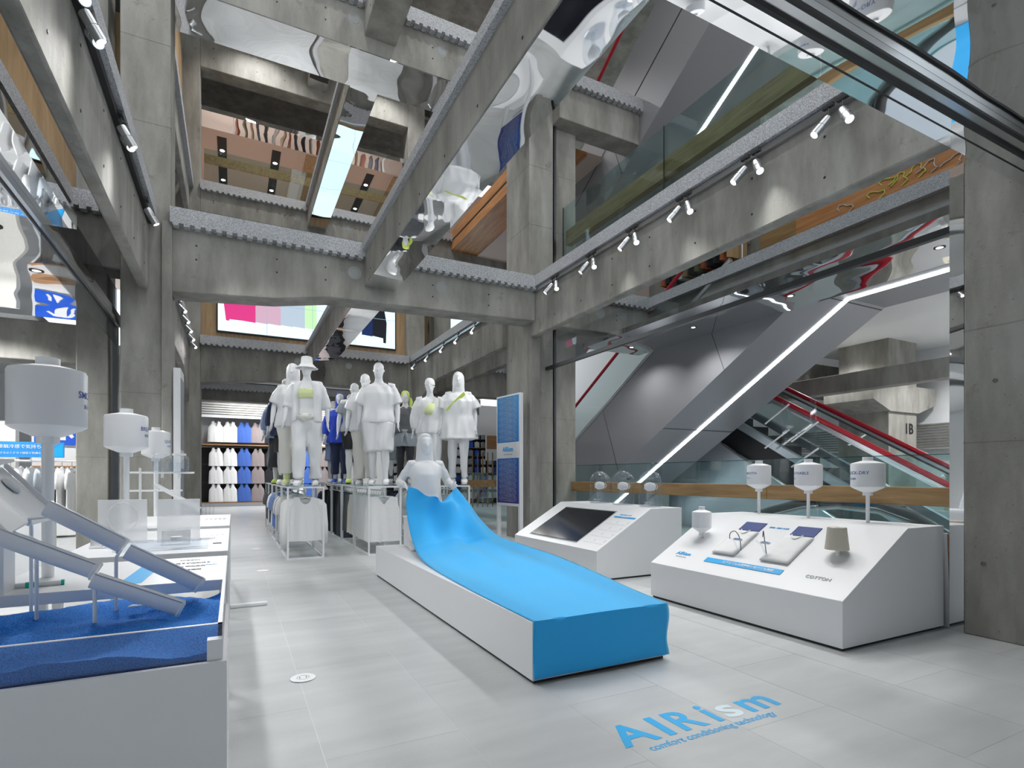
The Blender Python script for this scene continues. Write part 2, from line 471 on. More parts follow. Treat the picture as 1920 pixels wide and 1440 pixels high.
MB().lathe([(.0, .001), (.068, .001), (.072, .004), (.07, .006), (0, .006)], 32, cap=False).build('cover_plate', 'white_steel', ou, local=True, smooth=True)
MB().lathe([(.033, .0062), (.036, .0075), (.033, .0075)], 24, cap=False).build('socket_ring', 'grey_print', ou, local=True)
for sx in (-.02, .016): MB().box((sx, -.012, .0062), (sx + .004, .012, .0072)).build('slot', 'black', ou, local=True)
for k, (x, y) in enumerate([(.33, 7.6), (.33, 9.9)]):
    o = MB().lathe([(0, 0), (.07, .002), (.07, .005), (0, .005)], 24, c=(x, y, 0), cap=False).build('floor_outlet', 'white_steel')
    tag(o, ['small round floor cap beside the front clothes rack', 'small round floor cap beside the far clothes racks'][k], 'outlet')

# ------------------------------------------------------------------ columns
COL = [(-1.32, -.757, 8.66, 9.3, 'tall concrete column left of the main beam'), (-1.85, -1.5, 9.0, 9.5, 'narrow concrete pier behind the left glass line'),
       (4.9, 5.42, 8.9, 9.85, 'tall concrete column beside the blue text sign'), (5.52, 6.0, 9.0, 9.5, 'narrow concrete pier at the end of the wooden rail'),
       (4.97, 6.2, .9, 2.145, 'wide concrete column in the right foreground'), (-1.4, -.76, 16.05, 16.7, 'far concrete column left of the video screen'),
       (4.68, 5.2, 16.05, 16.7, 'far concrete column right of the video screen'), (5.55, 6.1, 16.2, 16.7, 'far narrow concrete pier right of the video screen')]
for x0, x1, y0, y1, lb in COL:
    h = 13 if not lb.startswith('narrow') else 13
    m = MB().box((x0, y0, 0), (x1, y1, h))
    o = struct('concrete_column', m, 'concrete', label=lb, bevel=.012)
    if lb.startswith('tall'):
        p = .06
        MB().box((x0 - .02 if x0 > 0 else x1 - .1, y0 - p, 0), ((x0 + .2) if x0 > 0 else x1 + .02, y0 + .05, 4.62)).build('pilaster', 'concrete', o, bevel=.01)
    for z in (1.45, 2.3, 5.9, 7.0):
        if y0 < 10: MB().box((x0 - .0015, y0 - .0015, z), (x1 + .0015, y1 + .0015, z + .008)).build('formwork_joint', 'concrete_dark', o)
c3 = [o for o in bpy.data.objects if o.get('label') == COL[4][4]][0]
hb = MB()
for y, z in [(1.95, 1.9), (1.75, 2.75), (2.02, .55), (1.55, .75), (1.7, 1.0)]:
    hb.add(*(lambda q: (q.v, q.f))(MB().lathe([(0, 0), (.016, 0), (.016, .006)], 10, cap=False).xf(Matrix.Translation((4.969, y, z)) @ Matrix.Rotation(R(-90), 4, 'Y'))))
tag(hb.build('tie_hole_pattern', 'concrete_dark', c3), kind='stuff')
post = struct('trim_1', MB().box((4.985, 2.15, 0), (5.3, 2.245, 3.6)), 'mirror', label='mirror-polished steel jamb beside the right foreground column')

# ------------------------------------------------------------------ beams
def holes(o, pts, nrm):
    hb = MB(); d = Vector(nrm)
    for p in pts:
        q = MB().lathe([(0, .0035), (.011, .0035), (.013, 0)], 8, cap=False)
        q.xf(Matrix.Translation(p) @ d.to_track_quat('Z', 'Y').to_matrix().to_4x4()); hb.add(q.v, q.f)
    tag(hb.build('tie_hole_pattern', 'black', o), kind='stuff')


def patch(o, p, nrm, r=.1):
    d = Vector(nrm)
    MB().lathe([(0, .006), (r * .72, .006), (r * .76, .002), (r, .002), (r * 1.02, -.01)], 28, cap=False).xf(Matrix.Translation(p) @ d.to_track_quat('Z', 'Y').to_matrix().to_4x4()).build('conduit_patch', 'plaster_patch', o, smooth=True)


def beam_x(y0, y1, x0, x1, z0, z1, lb, poly=None, strip=True, teeth=True, hol=True, dz=.19, mat='concrete'):
    bot = poly or [(x0, z0), (x1, z0)]
    o = struct('concrete_beam', MB().prism([(x, y0, z) for x, z in bot] + [(x1, y0, z1), (x0, y0, z1)], (0, y1 - y0, 0)), mat, label=lb, bevel=.015)
    if strip:
        m = MB().box((x0, y0 - .13, z1 - dz), (x1, y0 + .02, z1 + .02))
        if teeth:
            n = int((x1 - x0) / .128)
            for i in range(n):
                a = x0 + (i + .25) * .128; m.box((a, y0 - .13, z1 - dz - .035), (a + .07, y0 - .02, z1 - dz + .001))
        m.build('slab_edge', 'cut_slab', o)
    if hol:
        L = x1 - x0; n = max(2, int(L / .85))
        holes(o, [(x0 + .3 + (i + .2 * (i % 2)) * .85, y0 - .001, z) for i in range(n) for z in (z0 + .28, z1 - dz - .22)], (0, -1, 0))
        patch(o, (x0 + L * .43, y0, z1 - .42), (0, -1, 0)); patch(o, (x0 + L * .68, y0, z1 - .42), (0, -1, 0), .09)
    return o


def beam_y(x0, x1, y0, y1, z0, z1, lb, side, strip=True, haunch=None, hol=True, dz=.17, mat='concrete', over=.09):
    bot = [(y0, z0), (y1, z0)]
    if haunch: bot = [(y0, z0)] + haunch
    xf = x0 if side < 0 else x1
    o = struct('concrete_beam', MB().prism([(x0, y, z) for y, z in bot] + [(x0, y1, z1), (x0, y0, z1)], (x1 - x0, 0, 0)), mat, label=lb, bevel=.02)
    if strip:
        a, b = (x0 - over, x0 + .02) if side < 0 else (x1 - .02, x1 + over)
        MB().box((a, y0, z1 - dz), (b, y1, z1 + .02)).build('slab_edge', 'cut_slab', o)
    if hol:
        n = int((y1 - y0) / .8)
        holes(o, [(xf + side * .001, y0 + .4 + i * .8, z) for i in range(n) for z in (z0 + .2, z1 - .42)], (side, 0, 0))
    return o


Z2, Z3, Z4 = 4.78, 8.72, 12.65
beam_x(8.66, 9.12, -.757, 4.9, 3.9, Z2, 'deep concrete beam crossing the hall with ragged slab edge', poly=[(-.757, 3.70), (.55, 3.80), (1.3, 3.93), (4.9, 4.03)])
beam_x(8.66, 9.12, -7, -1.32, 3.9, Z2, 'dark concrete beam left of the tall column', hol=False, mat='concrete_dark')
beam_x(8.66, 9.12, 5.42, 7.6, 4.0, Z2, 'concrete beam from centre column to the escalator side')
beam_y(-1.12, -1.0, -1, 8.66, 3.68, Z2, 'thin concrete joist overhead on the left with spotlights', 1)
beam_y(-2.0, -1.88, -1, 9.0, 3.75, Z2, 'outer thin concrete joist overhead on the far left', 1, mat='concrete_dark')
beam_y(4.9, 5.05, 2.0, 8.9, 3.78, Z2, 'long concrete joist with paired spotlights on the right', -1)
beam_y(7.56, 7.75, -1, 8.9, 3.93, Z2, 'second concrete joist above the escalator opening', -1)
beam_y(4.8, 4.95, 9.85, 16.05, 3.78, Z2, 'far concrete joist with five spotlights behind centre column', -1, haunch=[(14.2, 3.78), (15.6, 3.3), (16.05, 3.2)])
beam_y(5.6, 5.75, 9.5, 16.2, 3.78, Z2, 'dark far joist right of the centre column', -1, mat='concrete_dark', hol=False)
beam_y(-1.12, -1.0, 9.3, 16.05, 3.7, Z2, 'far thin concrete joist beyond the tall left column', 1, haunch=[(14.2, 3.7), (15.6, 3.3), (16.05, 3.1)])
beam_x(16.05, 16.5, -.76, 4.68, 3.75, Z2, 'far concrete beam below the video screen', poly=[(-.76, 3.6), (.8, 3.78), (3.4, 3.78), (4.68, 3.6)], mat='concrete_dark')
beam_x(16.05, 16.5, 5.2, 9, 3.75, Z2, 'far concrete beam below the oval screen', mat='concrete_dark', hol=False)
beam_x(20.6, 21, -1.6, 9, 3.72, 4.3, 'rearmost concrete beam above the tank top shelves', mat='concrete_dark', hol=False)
# secondary joists with mirror soffits
def joist(y0, y1, z0, z1, lb, mir=True):
    o = struct('concrete_beam', MB().box((1.82, y0, z0), (2.32, y1, z1)), 'concrete', label=lb, bevel=.012)
    MB().box((1.76, y0, z1 - .1), (1.84, y1, z1 + .02)).build('slab_edge', 'cut_slab', o)
    n = int((y1 - y0) / .8)
    holes(o, [(1.819, y0 + .4 + i * .8, z0 + .12) for i in range(n)], (-1, 0, 0))
    if mir: MB().box((1.83, y0, z0 - .012), (2.31, y1, z0 - .001)).build('mirror_soffit', 'mirror', o)


joist(-1, 8.66, 4.18, Z2, 'centre concrete joist overhead with mirrored underside')
joist(9.12, 16.05, 4.15, Z2, 'far centre joist in front of the video screen')
# third and fourth floor frames
b3 = beam_x(8.66, 9.12, -.757, 4.9, 7.85, Z3, 'upper concrete beam near the top of the picture')
MB().box((-.757, 8.64, 7.83), (4.9, 9.5, 7.848)).build('mirror_soffit', 'mirror', b3)
beam_x(16.05, 16.5, -.76, 4.68, 7.98, Z3, 'upper far concrete beam above the video screen')
b4 = beam_x(16.05, 16.5, -.76, 4.68, 11.7, Z4, 'highest far concrete beam at the top of the atrium')
beam_x(16.05, 16.5, -8, -1.4, 7.98, Z3, 'upper far concrete beam on the far left', teeth=False)
beam_x(16.05, 16.5, 5.2, 9, 7.98, Z3, 'upper far concrete beam right of the far column', hol=False)
joist(-1, 8.66, 8.1, Z3, 'upper near joist at the top edge of the picture', False)
joist(9.12, 16.05, 8.1, Z3, 'upper centre joist running back to the far beam', True)
joist(9.12, 16.05, 12.0, Z4, 'topmost short joist under the roof', True)
beam_y(-1.12, -1.0, 9.3, 16.05, 7.9, Z3, 'upper left joist beside the wooden panels', 1, hol=False)
beam_y(4.9, 5.05, 2.0, 8.9, 7.9, Z3, 'upper right joist in front of the escalator', -1, hol=False)
beam_y(4.8, 4.95, 9.85, 16.05, 7.9, Z3, 'upper right joist behind the centre column', -1, hol=False)
beam_x(8.66, 9.12, 5.42, 9.6, 7.9, Z3, 'upper concrete beam right of the centre column', hol=False)

# ------------------------------------------------------------------ soffits, smoke glass, tracks
s1 = struct('ceiling_soffit_left', MB().box((-2.6, -1, 3.25), (-1.16, 5.68, 3.36)).box((-2.6, 5.68, 3.25), (-1.36, 9.0, 3.36)), 'mirror', label='mirror-polished soffit strip along the left glass line')
MB().box((-1.42, -1, 3.19), (-1.35, 8.9, 3.249)).build('track', 'steel', s1)
MB().box((-1.40, -1, 3.18), (-1.385, 8.9, 3.192)).build('track_groove', 'black', s1)
for y in (3.2, 4.0, 4.9, 5.9, 7.0):
    q = MB().lathe([(.035, -.004), (.06, -.004), (.06, 0)], 20, c=(-1.75, y, 3.249), cap=False).build('lamp_ring', 'black', s1)
    MB().lathe([(0, -.002), (.035, -.002)], 16, c=(-1.75, y, 3.249), cap=False).build('lamp_disc', 'lamp', s1)
struct('window_1', MB().box((-1.4, 5.7, 2.95), (-1.388, 8.9, 3.25)).box((-1.4, 5.7, 3.36), (-1.388, 8.9, 3.7)), 'smoke_glass', label='hanging smoke glass strip by the left column')
s2 = struct('ceiling_soffit_near', MB().box((.2, .3, 3.25), (4.96, 1.79, 3.36)), 'mirror', label='mirror-polished soffit overhead at the upper right')
MB().box((.2, 1.5, 3.2), (4.96, 1.58, 3.249)).build('track', 'steel', s2)
MB().box((.2, 1.49, 3.185), (4.96, 1.51, 3.201)).box((.2, 1.57, 3.185), (4.96, 1.59, 3.201)).build('track_groove', 'black', s2)
MB().box((.2, 1.70, 3.246), (4.96, 1.705, 3.25)).build('panel_joint', 'black', s2)
s3 = struct('ceiling_soffit_right', MB().box((6.1, 1.5, 3.71), (7.5, 8.9, 3.8)), 'mirror', label='mirror-polished soffit before the grey escalator')
MB().box((5.25, 2.2, 3.2), (5.31, 9.0, 3.26)).build('track', 'dark_steel', s3)
for y in (3.2, 5.0, 6.8, 8.4):  # rings and glowing discs added to carry the escalator fill spots
    MB().lathe([(.035, -.004), (.055, -.004), (.055, 0)], 18, c=(6.9, y, 3.709), cap=False).build('lamp_ring', 'black', s3)
    MB().lathe([(0, -.002), (.035, -.002)], 16, c=(6.9, y, 3.709), cap=False).build('lamp_disc', 'lamp', s3)
struct('window_2', MB().box((5.275, 2.3, 3.26), (5.285, 9.0, 3.75)), 'clear_acrylic', label='hanging glass strip between the right columns')
tr = struct('trim_2', MB().box((5.455, 8.92, 0), (5.5, 8.96, 9.5)), 'dark_steel', label='thin dark steel channel beside the centre column')
struct('trim_3', MB().box((-1.46, 9.02, 0), (-1.4, 9.1, 3.25)), 'dark_steel', label='dark steel channel between the left column and pier')

# ------------------------------------------------------------------ walls and ceilings further back
struct('wall_light_block', MB().box((-9, -2.6, 0), (16, -2.5, 3.36)), 'white_paint', label='unseen white wall added behind the viewer to block light')  # added out of view to keep low ambient light off front faces
struct('ceiling_light_block', MB().box((-9, -2.6, 3.37), (16, 1.5, 3.5)), 'ceiling_white', label='unseen white ceiling added over the entrance zone to block light')  # added overhead, out of view, so front faces get less ambient light
struct('wall_back', MB().box((-9, 25.4, 0), (16, 25.6, 4.8)), 'white_paint', label='white rear wall of the shop')
struct('wall_left', MB().box((-9.2, 2, 0), (-9, 26, 13)), 'white_paint', label='white wall of the left shop')
struct('wall_right', MB().box((16, -2, 0), (16.2, 26, 8)), 'white_paint', label='white wall beyond the escalators')
struct('wall_left_rear', MB().box((-9, 16.4, 0), (-1.4, 16.55, 4.2)), 'white_paint', label='white wall behind the left clothes rail')
struct('ceiling', MB().box((-9, 16.5, 4.35), (9, 26, 4.45)), 'ceiling_white', label='white ceiling of the rear shop')
cl = struct('ceiling_left', MB().box((-9, 1.5, 3.55), (-2.62, 16.4, 3.66)), 'ceiling_white', label='white ceiling of the left shop')
for x, y0, y1 in ((-3.2, 6.5, 10.2), (-5.2, 6, 10)):
    t = MB().box((x, y0, 3.535), (x + .34, y1, 3.549)).build('light_slot', 'black', cl)
    for i in range(4):
        MB().lathe([(0, -.003), (.075, -.003), (.08, 0)], 18, c=(x + .17, y0 + .45 + i * .9, 3.535), cap=False).build('lamp_disc', 'lamp', cl)
beam_x(10.6, 11.0, -9, -2.1, 2.95, 3.55, 'low concrete beam across the left shop ceiling', strip=False, hol=False, mat='concrete_dark')
lv = struct('trim_4', MB().box((-8.9, 12.0, 2.3), (-4.6, 12.1, 3.2)), 'white_paint', label='white bulkhead with horizontal louvres in the left shop')
for i in range(12): MB().box((-8.85, 11.975, 2.36 + i * .066), (-4.65, 12.0, 2.385 + i * .066)).build('louvre_slat', 'rubber', lv)
lv = struct('trim_5', MB().box((-1.4, 24.2, 3.5), (9.4, 24.3, 4.3)), 'white_paint', label='louvred bulkhead above the rear shelves')
for i in range(7): MB().box((-1.35, 24.17, 3.62 + i * .09), (9.35, 24.2, 3.655 + i * .09)).build('louvre_slat', 'concrete_dark', lv)

# upper floors
w2 = struct('wall_screen', MB().box((-.79, 16.42, Z2), (4.7, 16.62, 7.98)), 'oak_panel', label='oak wall carrying the video screen')
struct('wall_left_upper', MB().box((-8, 9.6, Z2), (-1.33, 9.75, 7.9)), 'oak_panel', label='oak panelled wall on the second floor at left')
wl = struct('wall_left_bay', MB().box((-1.3, 9.4, Z3 + .1), (-1.15, 16.0, 11.9)), 'oak_panel', label='oak panelled wall on the third floor at left')
for i in range(7): MB().box((-1.15, 9.5 + i * .93, Z3 + .1), (-1.146, 9.515 + i * .93, 11.9)).build('panel_joint', 'walnut_edge', wl)
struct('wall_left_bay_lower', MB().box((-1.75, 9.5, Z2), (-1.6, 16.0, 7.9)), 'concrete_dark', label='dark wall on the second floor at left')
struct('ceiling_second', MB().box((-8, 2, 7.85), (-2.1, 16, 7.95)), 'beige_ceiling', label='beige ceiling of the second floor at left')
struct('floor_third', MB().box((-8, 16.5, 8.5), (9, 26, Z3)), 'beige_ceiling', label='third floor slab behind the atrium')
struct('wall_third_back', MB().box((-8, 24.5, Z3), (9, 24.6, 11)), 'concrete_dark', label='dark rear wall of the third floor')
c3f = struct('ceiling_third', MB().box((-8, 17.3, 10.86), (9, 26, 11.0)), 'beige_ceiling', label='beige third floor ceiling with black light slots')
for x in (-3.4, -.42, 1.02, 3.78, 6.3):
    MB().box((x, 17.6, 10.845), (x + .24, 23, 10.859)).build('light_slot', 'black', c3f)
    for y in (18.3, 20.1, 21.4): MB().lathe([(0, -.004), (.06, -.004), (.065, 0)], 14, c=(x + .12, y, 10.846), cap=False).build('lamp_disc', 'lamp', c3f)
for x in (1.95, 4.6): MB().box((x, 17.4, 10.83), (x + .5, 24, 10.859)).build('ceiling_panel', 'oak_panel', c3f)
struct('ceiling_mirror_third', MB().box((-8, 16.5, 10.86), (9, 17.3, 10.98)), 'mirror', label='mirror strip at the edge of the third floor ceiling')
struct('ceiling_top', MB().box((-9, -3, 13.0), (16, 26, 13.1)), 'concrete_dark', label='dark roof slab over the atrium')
struct('ceiling_fourth', MB().box((-8, 16.5, 12.4), (9, 26, 12.5)), 'concrete', label='concrete fourth floor ceiling')
r3 = thing('balustrade', 'glass balustrade with wooden rail on the third floor edge', 'balustrade', (2, 16.7, Z3))
MB().box((-.7, 16.62, Z3), (4.65, 16.64, Z3 + 1.2)).build('glass_pane', 'glass', r3)
MB().box((-.7, 16.66, Z3 + .85), (4.65, 16.72, Z3 + 1.08)).build('handrail', 'red_wood', r3)
r3 = thing('balustrade', 'glass balustrade with wooden rail at far left upper floor', 'balustrade', (-5, 16.7, Z3))
MB().box((-8, 16.62, Z3), (-1.42, 16.64, Z3 + 1.2)).build('glass_pane', 'glass', r3)
MB().box((-8, 16.66, Z3 + .85), (-1.42, 16.72, Z3 + 1.08)).build('handrail', 'red_wood', r3)
# wood edged floor on the right beyond the centre column
wf = struct('trim_6', MB().box((6.05, 9.9, 8.3), (6.2, 17, 8.84)), 'red_wood', label='warm wooden edge of the third floor beyond the centre column')
MB().box((6.05, 9.9, 8.24), (6.9, 17, 8.3)).build('soffit_board', 'red_wood', wf)
MB().box((6.045, 9.9, 8.5), (6.052, 17, 8.55)).build('shadow_gap', 'black', wf)
struct('ceiling_pink', MB().box((6.9, 9.9, 8.2), (14, 17, 8.3)), 'beige_ceiling', label='salmon coloured soffit beyond the centre column')
# second floor opening on the right
sf = struct('wall_second_right', MB().box((8.3, 1.5, Z2), (8.45, 6.6, 6.6)), 'oak', label='wood framed shopfront on the second floor right')
MB().box((8.285, 1.7, Z2 + .15), (8.301, 5.9, 6.3)).build('opening', 'red_wood', sf)
for k in range(26):
    y = random.uniform(2.1, 5.6); z = Z2 + .25 + random.random() * .8
    pts = [(8.275, y + .11 * math.cos(a) * (1 + .4 * math.sin(3 * a + k)), z + .08 * math.sin(a) * (1 + .4 * math.cos(2 * a + k))) for a in [i * .55 for i in range(9)]]
    MB().tube(pts, .007, 5).build('drawn_leaf', ['lime', 'leaf', 'pale_print'][k % 3], sf)
for y in (2.4, 3.4, 4.4): MB().lathe([(0, 0), (.04, 0), (.04, .1), (0, .1)], 10, c=(8.2, y, 6.0), cap=False).build('lamp_can', 'white_steel', sf)
struct('floor_second_right', MB().box((9.5, -1, 4.5), (16, 9.6, Z2)), 'ceiling_white', label='second floor slab above the escalators')
struct('wall_second_far', MB().box((8.3, 6.6, Z2), (8.4, 9.5, 7.6)), 'concrete_dark', label='dark second floor wall behind the hanging clothes')
struct('ceiling_second_right', MB().box((9.6, -1, 7.7), (16, 16, 7.8)), 'beige_ceiling', label='beige second floor ceiling at right')
b2 = thing('balustrade', 'glass balustrade with olive wooden rail above the right joist', 'balustrade', (5.55, 5.5, Z2))
MB().box((5.54, 1.8, Z2), (5.555, 8.75, 6.25)).build('glass_pane', 'glass', b2)
MB().box((5.58, 1.8, 5.55), (5.7, 8.7, 5.82)).build('handrail', 'oak', b2)
for y in (3.3, 6.0, 8.7): MB().box((5.52, y, Z2), (5.53, y + .02, 6.25)).build('pane_clip', 'black', b2)

# ------------------------------------------------------------------ video screens
vsn = thing('video_screen', 'large video wall showing a row of coloured cardigans', 'screen', (2, 16.4, 5.0))
MB().box((-.40, 16.36, 5.02), (4.39, 16.415, 7.6)).build('bezel', 'black', vsn)
MB().box((-.37, 16.352, 5.06), (4.36, 16.361, 7.57)).build('display', SCREEN['sky'], vsn)
cw = .40
for i, cn in enumerate(['magenta', 'magenta', 'mauve', 'mauve', 'steel', 'steel', 'green', 'pale', 'pale', 'pale', 'navy', 'ink']):
    x = -.1 + i * .315 + (.32 if i > 9 else 0)
    poly = [(x, 5.38), (x + .315, 5.36), (x + .315, 6.9), (x, 6.9)]
    if i == 0: poly = [(x, 5.38), (x + .315, 5.38), (x + .315, 6.9), (x + .1, 6.9), (x - .14, 5.85), (x - .08, 5.34), (x, 5.34)]
    if i == 11: poly = [(x, 5.38), (x + .315, 5.34), (x + .32, 5.2), (x + .4, 5.2), (x + .42, 5.8), (x + .22, 6.9), (x, 6.9)]
    MB().prism([(a, 16.351, b) for a, b in poly], (0, -.002, 0)).build('cardigan_image', SCREEN[cn], vsn)
for x in (.81, 1.99, 3.17): MB().box((x, 16.346, 5.06), (x + .012, 16.349, 7.57)).build('panel_seam', SCREEN['seam'], vsn)
for z in (5.9, 6.74): MB().box((-.37, 16.346, z), (4.36, 16.349, z + .01)).build('panel_seam', SCREEN['seam'], vsn)
ov = struct('wall_oval', MB().box((5.0, 17.2, Z2), (9.5, 17.4, 8)), 'oak_panel', label='oak wall with the oval screen')
vo = thing('video_screen', 'oval pale blue video screen behind the centre column', 'screen', (7, 17.1, 5.2))
MB().lathe([(0, 0), (1.52, 0), (1.52, .05)], 40, cap=False).xf(Matrix.Translation((7.2, 17.19, 6.1)) @ Matrix.Diagonal((1, 1, .72, 1)) @ Matrix.Rotation(R(90), 4, 'X')).build('bezel', 'black', vo)
MB().lathe([(0, .0), (1.45, .0)], 40, cap=False).xf(Matrix.Translation((7.2, 17.13, 6.1)) @ Matrix.Diagonal((1, 1, .72, 1)) @ Matrix.Rotation(R(90), 4, 'X')).build('display', SCREEN['sky'], vo)
MB().box((8.2, 17.10, 5.9), (9.0, 17.12, 6.9)).build('cardigan_image', SCREEN['magenta'], vo)
MB().box((7.1, 17.10, 5.1), (7.115, 17.12, 7.1)).build('panel_seam', SCREEN['seam'], vo)

# ------------------------------------------------------------------ escalators
def esc_z(Y): return 3.95 - .593 * (Y - 5.16)


es = thing('escalator', 'big grey panelled escalator with a light line along its underside', 'escalator', (8.4, 8, 0))
X0, X1 = 7.52, 9.46
prof = [(11.82, 0), (5.16, 3.95), (.3, 3.95), (.3, 4.9), (6.4, 4.9), (8.2, 3.84), (14.0, .4), (14.0, 0)]
prof = [(11.82, 0.005), (5.16, 3.95), (-.6, 3.95), (-.6, 4.45), (7.2, 4.45), (14.55, .1), (14.55, 0.005)]
MB().prism([(X0, y, z) for y, z in prof], (X1 - X0, 0, 0)).build('body', 'esc_panel', es)
MB().add([(8.43, 5.16, 3.938), (8.52, 5.16, 3.938), (8.52, 11.5, esc_z(11.5) - .012), (8.43, 11.5, esc_z(11.5) - .012)], [(0, 1, 2, 3)]).build('light_line', 'led', es)
MB().box((8.43, -.6, 3.936), (8.52, 5.16, 3.942)).build('light_line', 'led', es)
def strip(p, q, wv, mat='black', nm='panel_joint'):
    p, q, wv = Vector(p), Vector(q), Vector(wv)
    MB().add([p, q, q + wv, p + wv], [(0, 1, 2, 3)]).build(nm, mat, es)
for y in (6.7, 9.6, 12.0):
    strip((X0 - .003, y, esc_z(y)), (X0 - .003, y + .55, min(4.44, esc_z(y + .55) + 1.7)), (0, .012, .003))
for y in (5.2, 8.2, 10.4):
    strip((X0, y, esc_z(y) - .003), (X1, y, esc_z(y) - .003), (0, .014, -.008))
for s_, x in (('a', X0 + .04), ('b', X1 - .06)):
    top = [(y, esc_z(y) + 1.72) for y in (7.25, 13.8)]
    MB().add([(x, 7.25, top[0][1]), (x, 13.8, top[1][1]), (x, 13.8, top[1][1] + .9), (x, 7.25, top[0][1] + .9)], [(0, 1, 2, 3)]).build('balustrade_glass', 'glass', es)
    MB().tube([(x, 6.6, esc_z(6.6) + 2.66), (x, 14, esc_z(14) + 2.66)], .035, 8).build('handrail', 'red_rail', es, smooth=True)
    MB().tube([(x, 6.6, esc_z(6.6) + 1.8), (x, 14, esc_z(14) + 1.8)], .05, 6).build('skirt_rail', 'alu', es, smooth=True)
MB().lathe([(0, 0), (.05, 0), (.05, .03), (0, .03)], 14, cap=False).xf(Matrix.Translation((8.05, 9.9, esc_z(9.9) - .02))).build('smoke_detector', 'dark_steel', es)

# upper escalator (second to third floor)
e2 = thing('escalator', 'upper grey escalator body behind the second floor balustrade', 'escalator', (8.4, 8, Z2))
def e2z(Y): return 7.525 - .593 * (Y - 9.3)
MB().prism([(7.3, 13.9, e2z(13.9)), (7.3, 5.0, e2z(5.0)), (7.3, 5.0, e2z(5.0) + 2.2), (7.3, 13.9, e2z(13.9) + 2.2)], (2.2, 0, 0)).build('body', 'esc_panel', e2)
MB().add([(8.43, 5.0, e2z(5.0) - .01), (8.51, 5.0, e2z(5) - .01), (8.51, 13.9, e2z(13.9) - .01), (8.43, 13.9, e2z(13.9) - .01)], [(0, 1, 2, 3)]).build('light_line', 'led', e2)
for y in (6.8, 9.2): MB().add([(7.297, y, e2z(y)), (7.297, y + .015, e2z(y)), (7.297, y + .7, e2z(y + .7) + 2.2), (7.297, y + .685, e2z(y + .7) + 2.2)], [(0, 1, 2, 3)]).build('panel_joint', 'black', e2)
MB().add([(7.296, 5, e2z(5) + 1.15), (7.296, 13.9, e2z(13.9) + 1.15), (7.296, 13.9, e2z(13.9) + 1.12), (7.296, 5, e2z(5) + 1.12)], [(0, 1, 2, 3)]).build('panel_joint', 'black', e2)
MB().tube([(7.35, 5, e2z(5) + 3.1), (7.35, 14, e2z(14) + 3.1)], .04, 8).build('handrail', 'red_rail', e2, smooth=True)
MB().add([(7.35, 5, e2z(5) + 2.2), (7.35, 14, e2z(14) + 2.2), (7.35, 14, e2z(14) + 3.1), (7.35, 5, e2z(5) + 3.1)], [(0, 1, 2, 3)]).build('balustrade_glass', 'glass', e2)

# crossing escalator with two red rails
e3 = thing('escalator', 'escalator with two red handrails rising behind the glass guard', 'escalator', (10.6, 6, 0))
def rz(Y): return 1.40 + .577 * (Y - 5.1)
for x in (10.0, 11.2):
    MB().tube([(x, 2.6, rz(2.6)), (x, 10.6, rz(10.6))], .045, 10).build('handrail', 'red_rail', e3, smooth=True)
    MB().tube([(x, 2.6, rz(2.6) - .1), (x, 10.6, rz(10.6) - .1)], .05, 6).build('rail_track', 'alu', e3, smooth=True)
    MB().add([(x, 2.6, rz(2.6) - .95), (x, 10.6, rz(10.6) - .95), (x, 10.6, rz(10.6) - .1), (x, 2.6, rz(2.6) - .1)], [(0, 1, 2, 3)]).build('balustrade_glass', 'glass', e3)
    MB().prism([(x - .06, 2.6, rz(2.6) - 1.1), (x - .06, 10.6, rz(10.6) - 1.1), (x - .06, 10.6, rz(10.6) - .93), (x - .06, 2.6, rz(2.6) - .93)], (.12, 0, 0)).build('skirt_rail', 'esc_light', e3)
for i in range(15):
    y = 3.6 + i * .42; MB().box((10.06, y, rz(y) - 1.5), (11.14, y + .42, rz(y) - 1.1)).build('step', 'rubber', e3)
MB().prism([(9.98, 2.6, rz(2.6) - 1.65), (9.98, 10.6, rz(10.6) - 1.65), (9.98, 10.6, rz(10.6) - 1.12), (9.98, 2.6, rz(2.6) - 1.12)], (.04, 0, 0)).build('dark_band', 'black', e3)
MB().prism([(9.92, 2.7, 0), (9.92, 10.6, 0), (9.92, 10.6, rz(10.6) - 1.66), (9.92, 3.7, rz(3.7) - 1.66), (9.92, 2.7, 0.02)], (.05, 0, 0)).build('side_cladding', 'esc_light', e3)
MB().tube([(9.9, 3.2, rz(3.2) - 1.66), (9.9, 10.6, rz(10.6) - 1.66)], .03, 6).build('edge_trim', 'alu', e3)
for (y, z0, z1, nm) in ((7.15, 1.75, 2.75, 0), (6.55, 1.35, 2.75, 1)):
    o = MB().box((9.75, y, z0), (9.78, y + .1, z1)).build('acrylic_guard', 'clear_acrylic', e3)
    for dz_ in (.25, .75):
        MB().tube([(9.76, y + .5, z0 + dz_ - .22), (9.76, y - .05, z0 + dz_ + .12)], .018, 6).build('strut', 'white_steel', o)
    MB().box((9.78, y, z0 + .4), (9.96, y + .04, z0 + .46)).build('bracket', 'clear_acrylic', o)

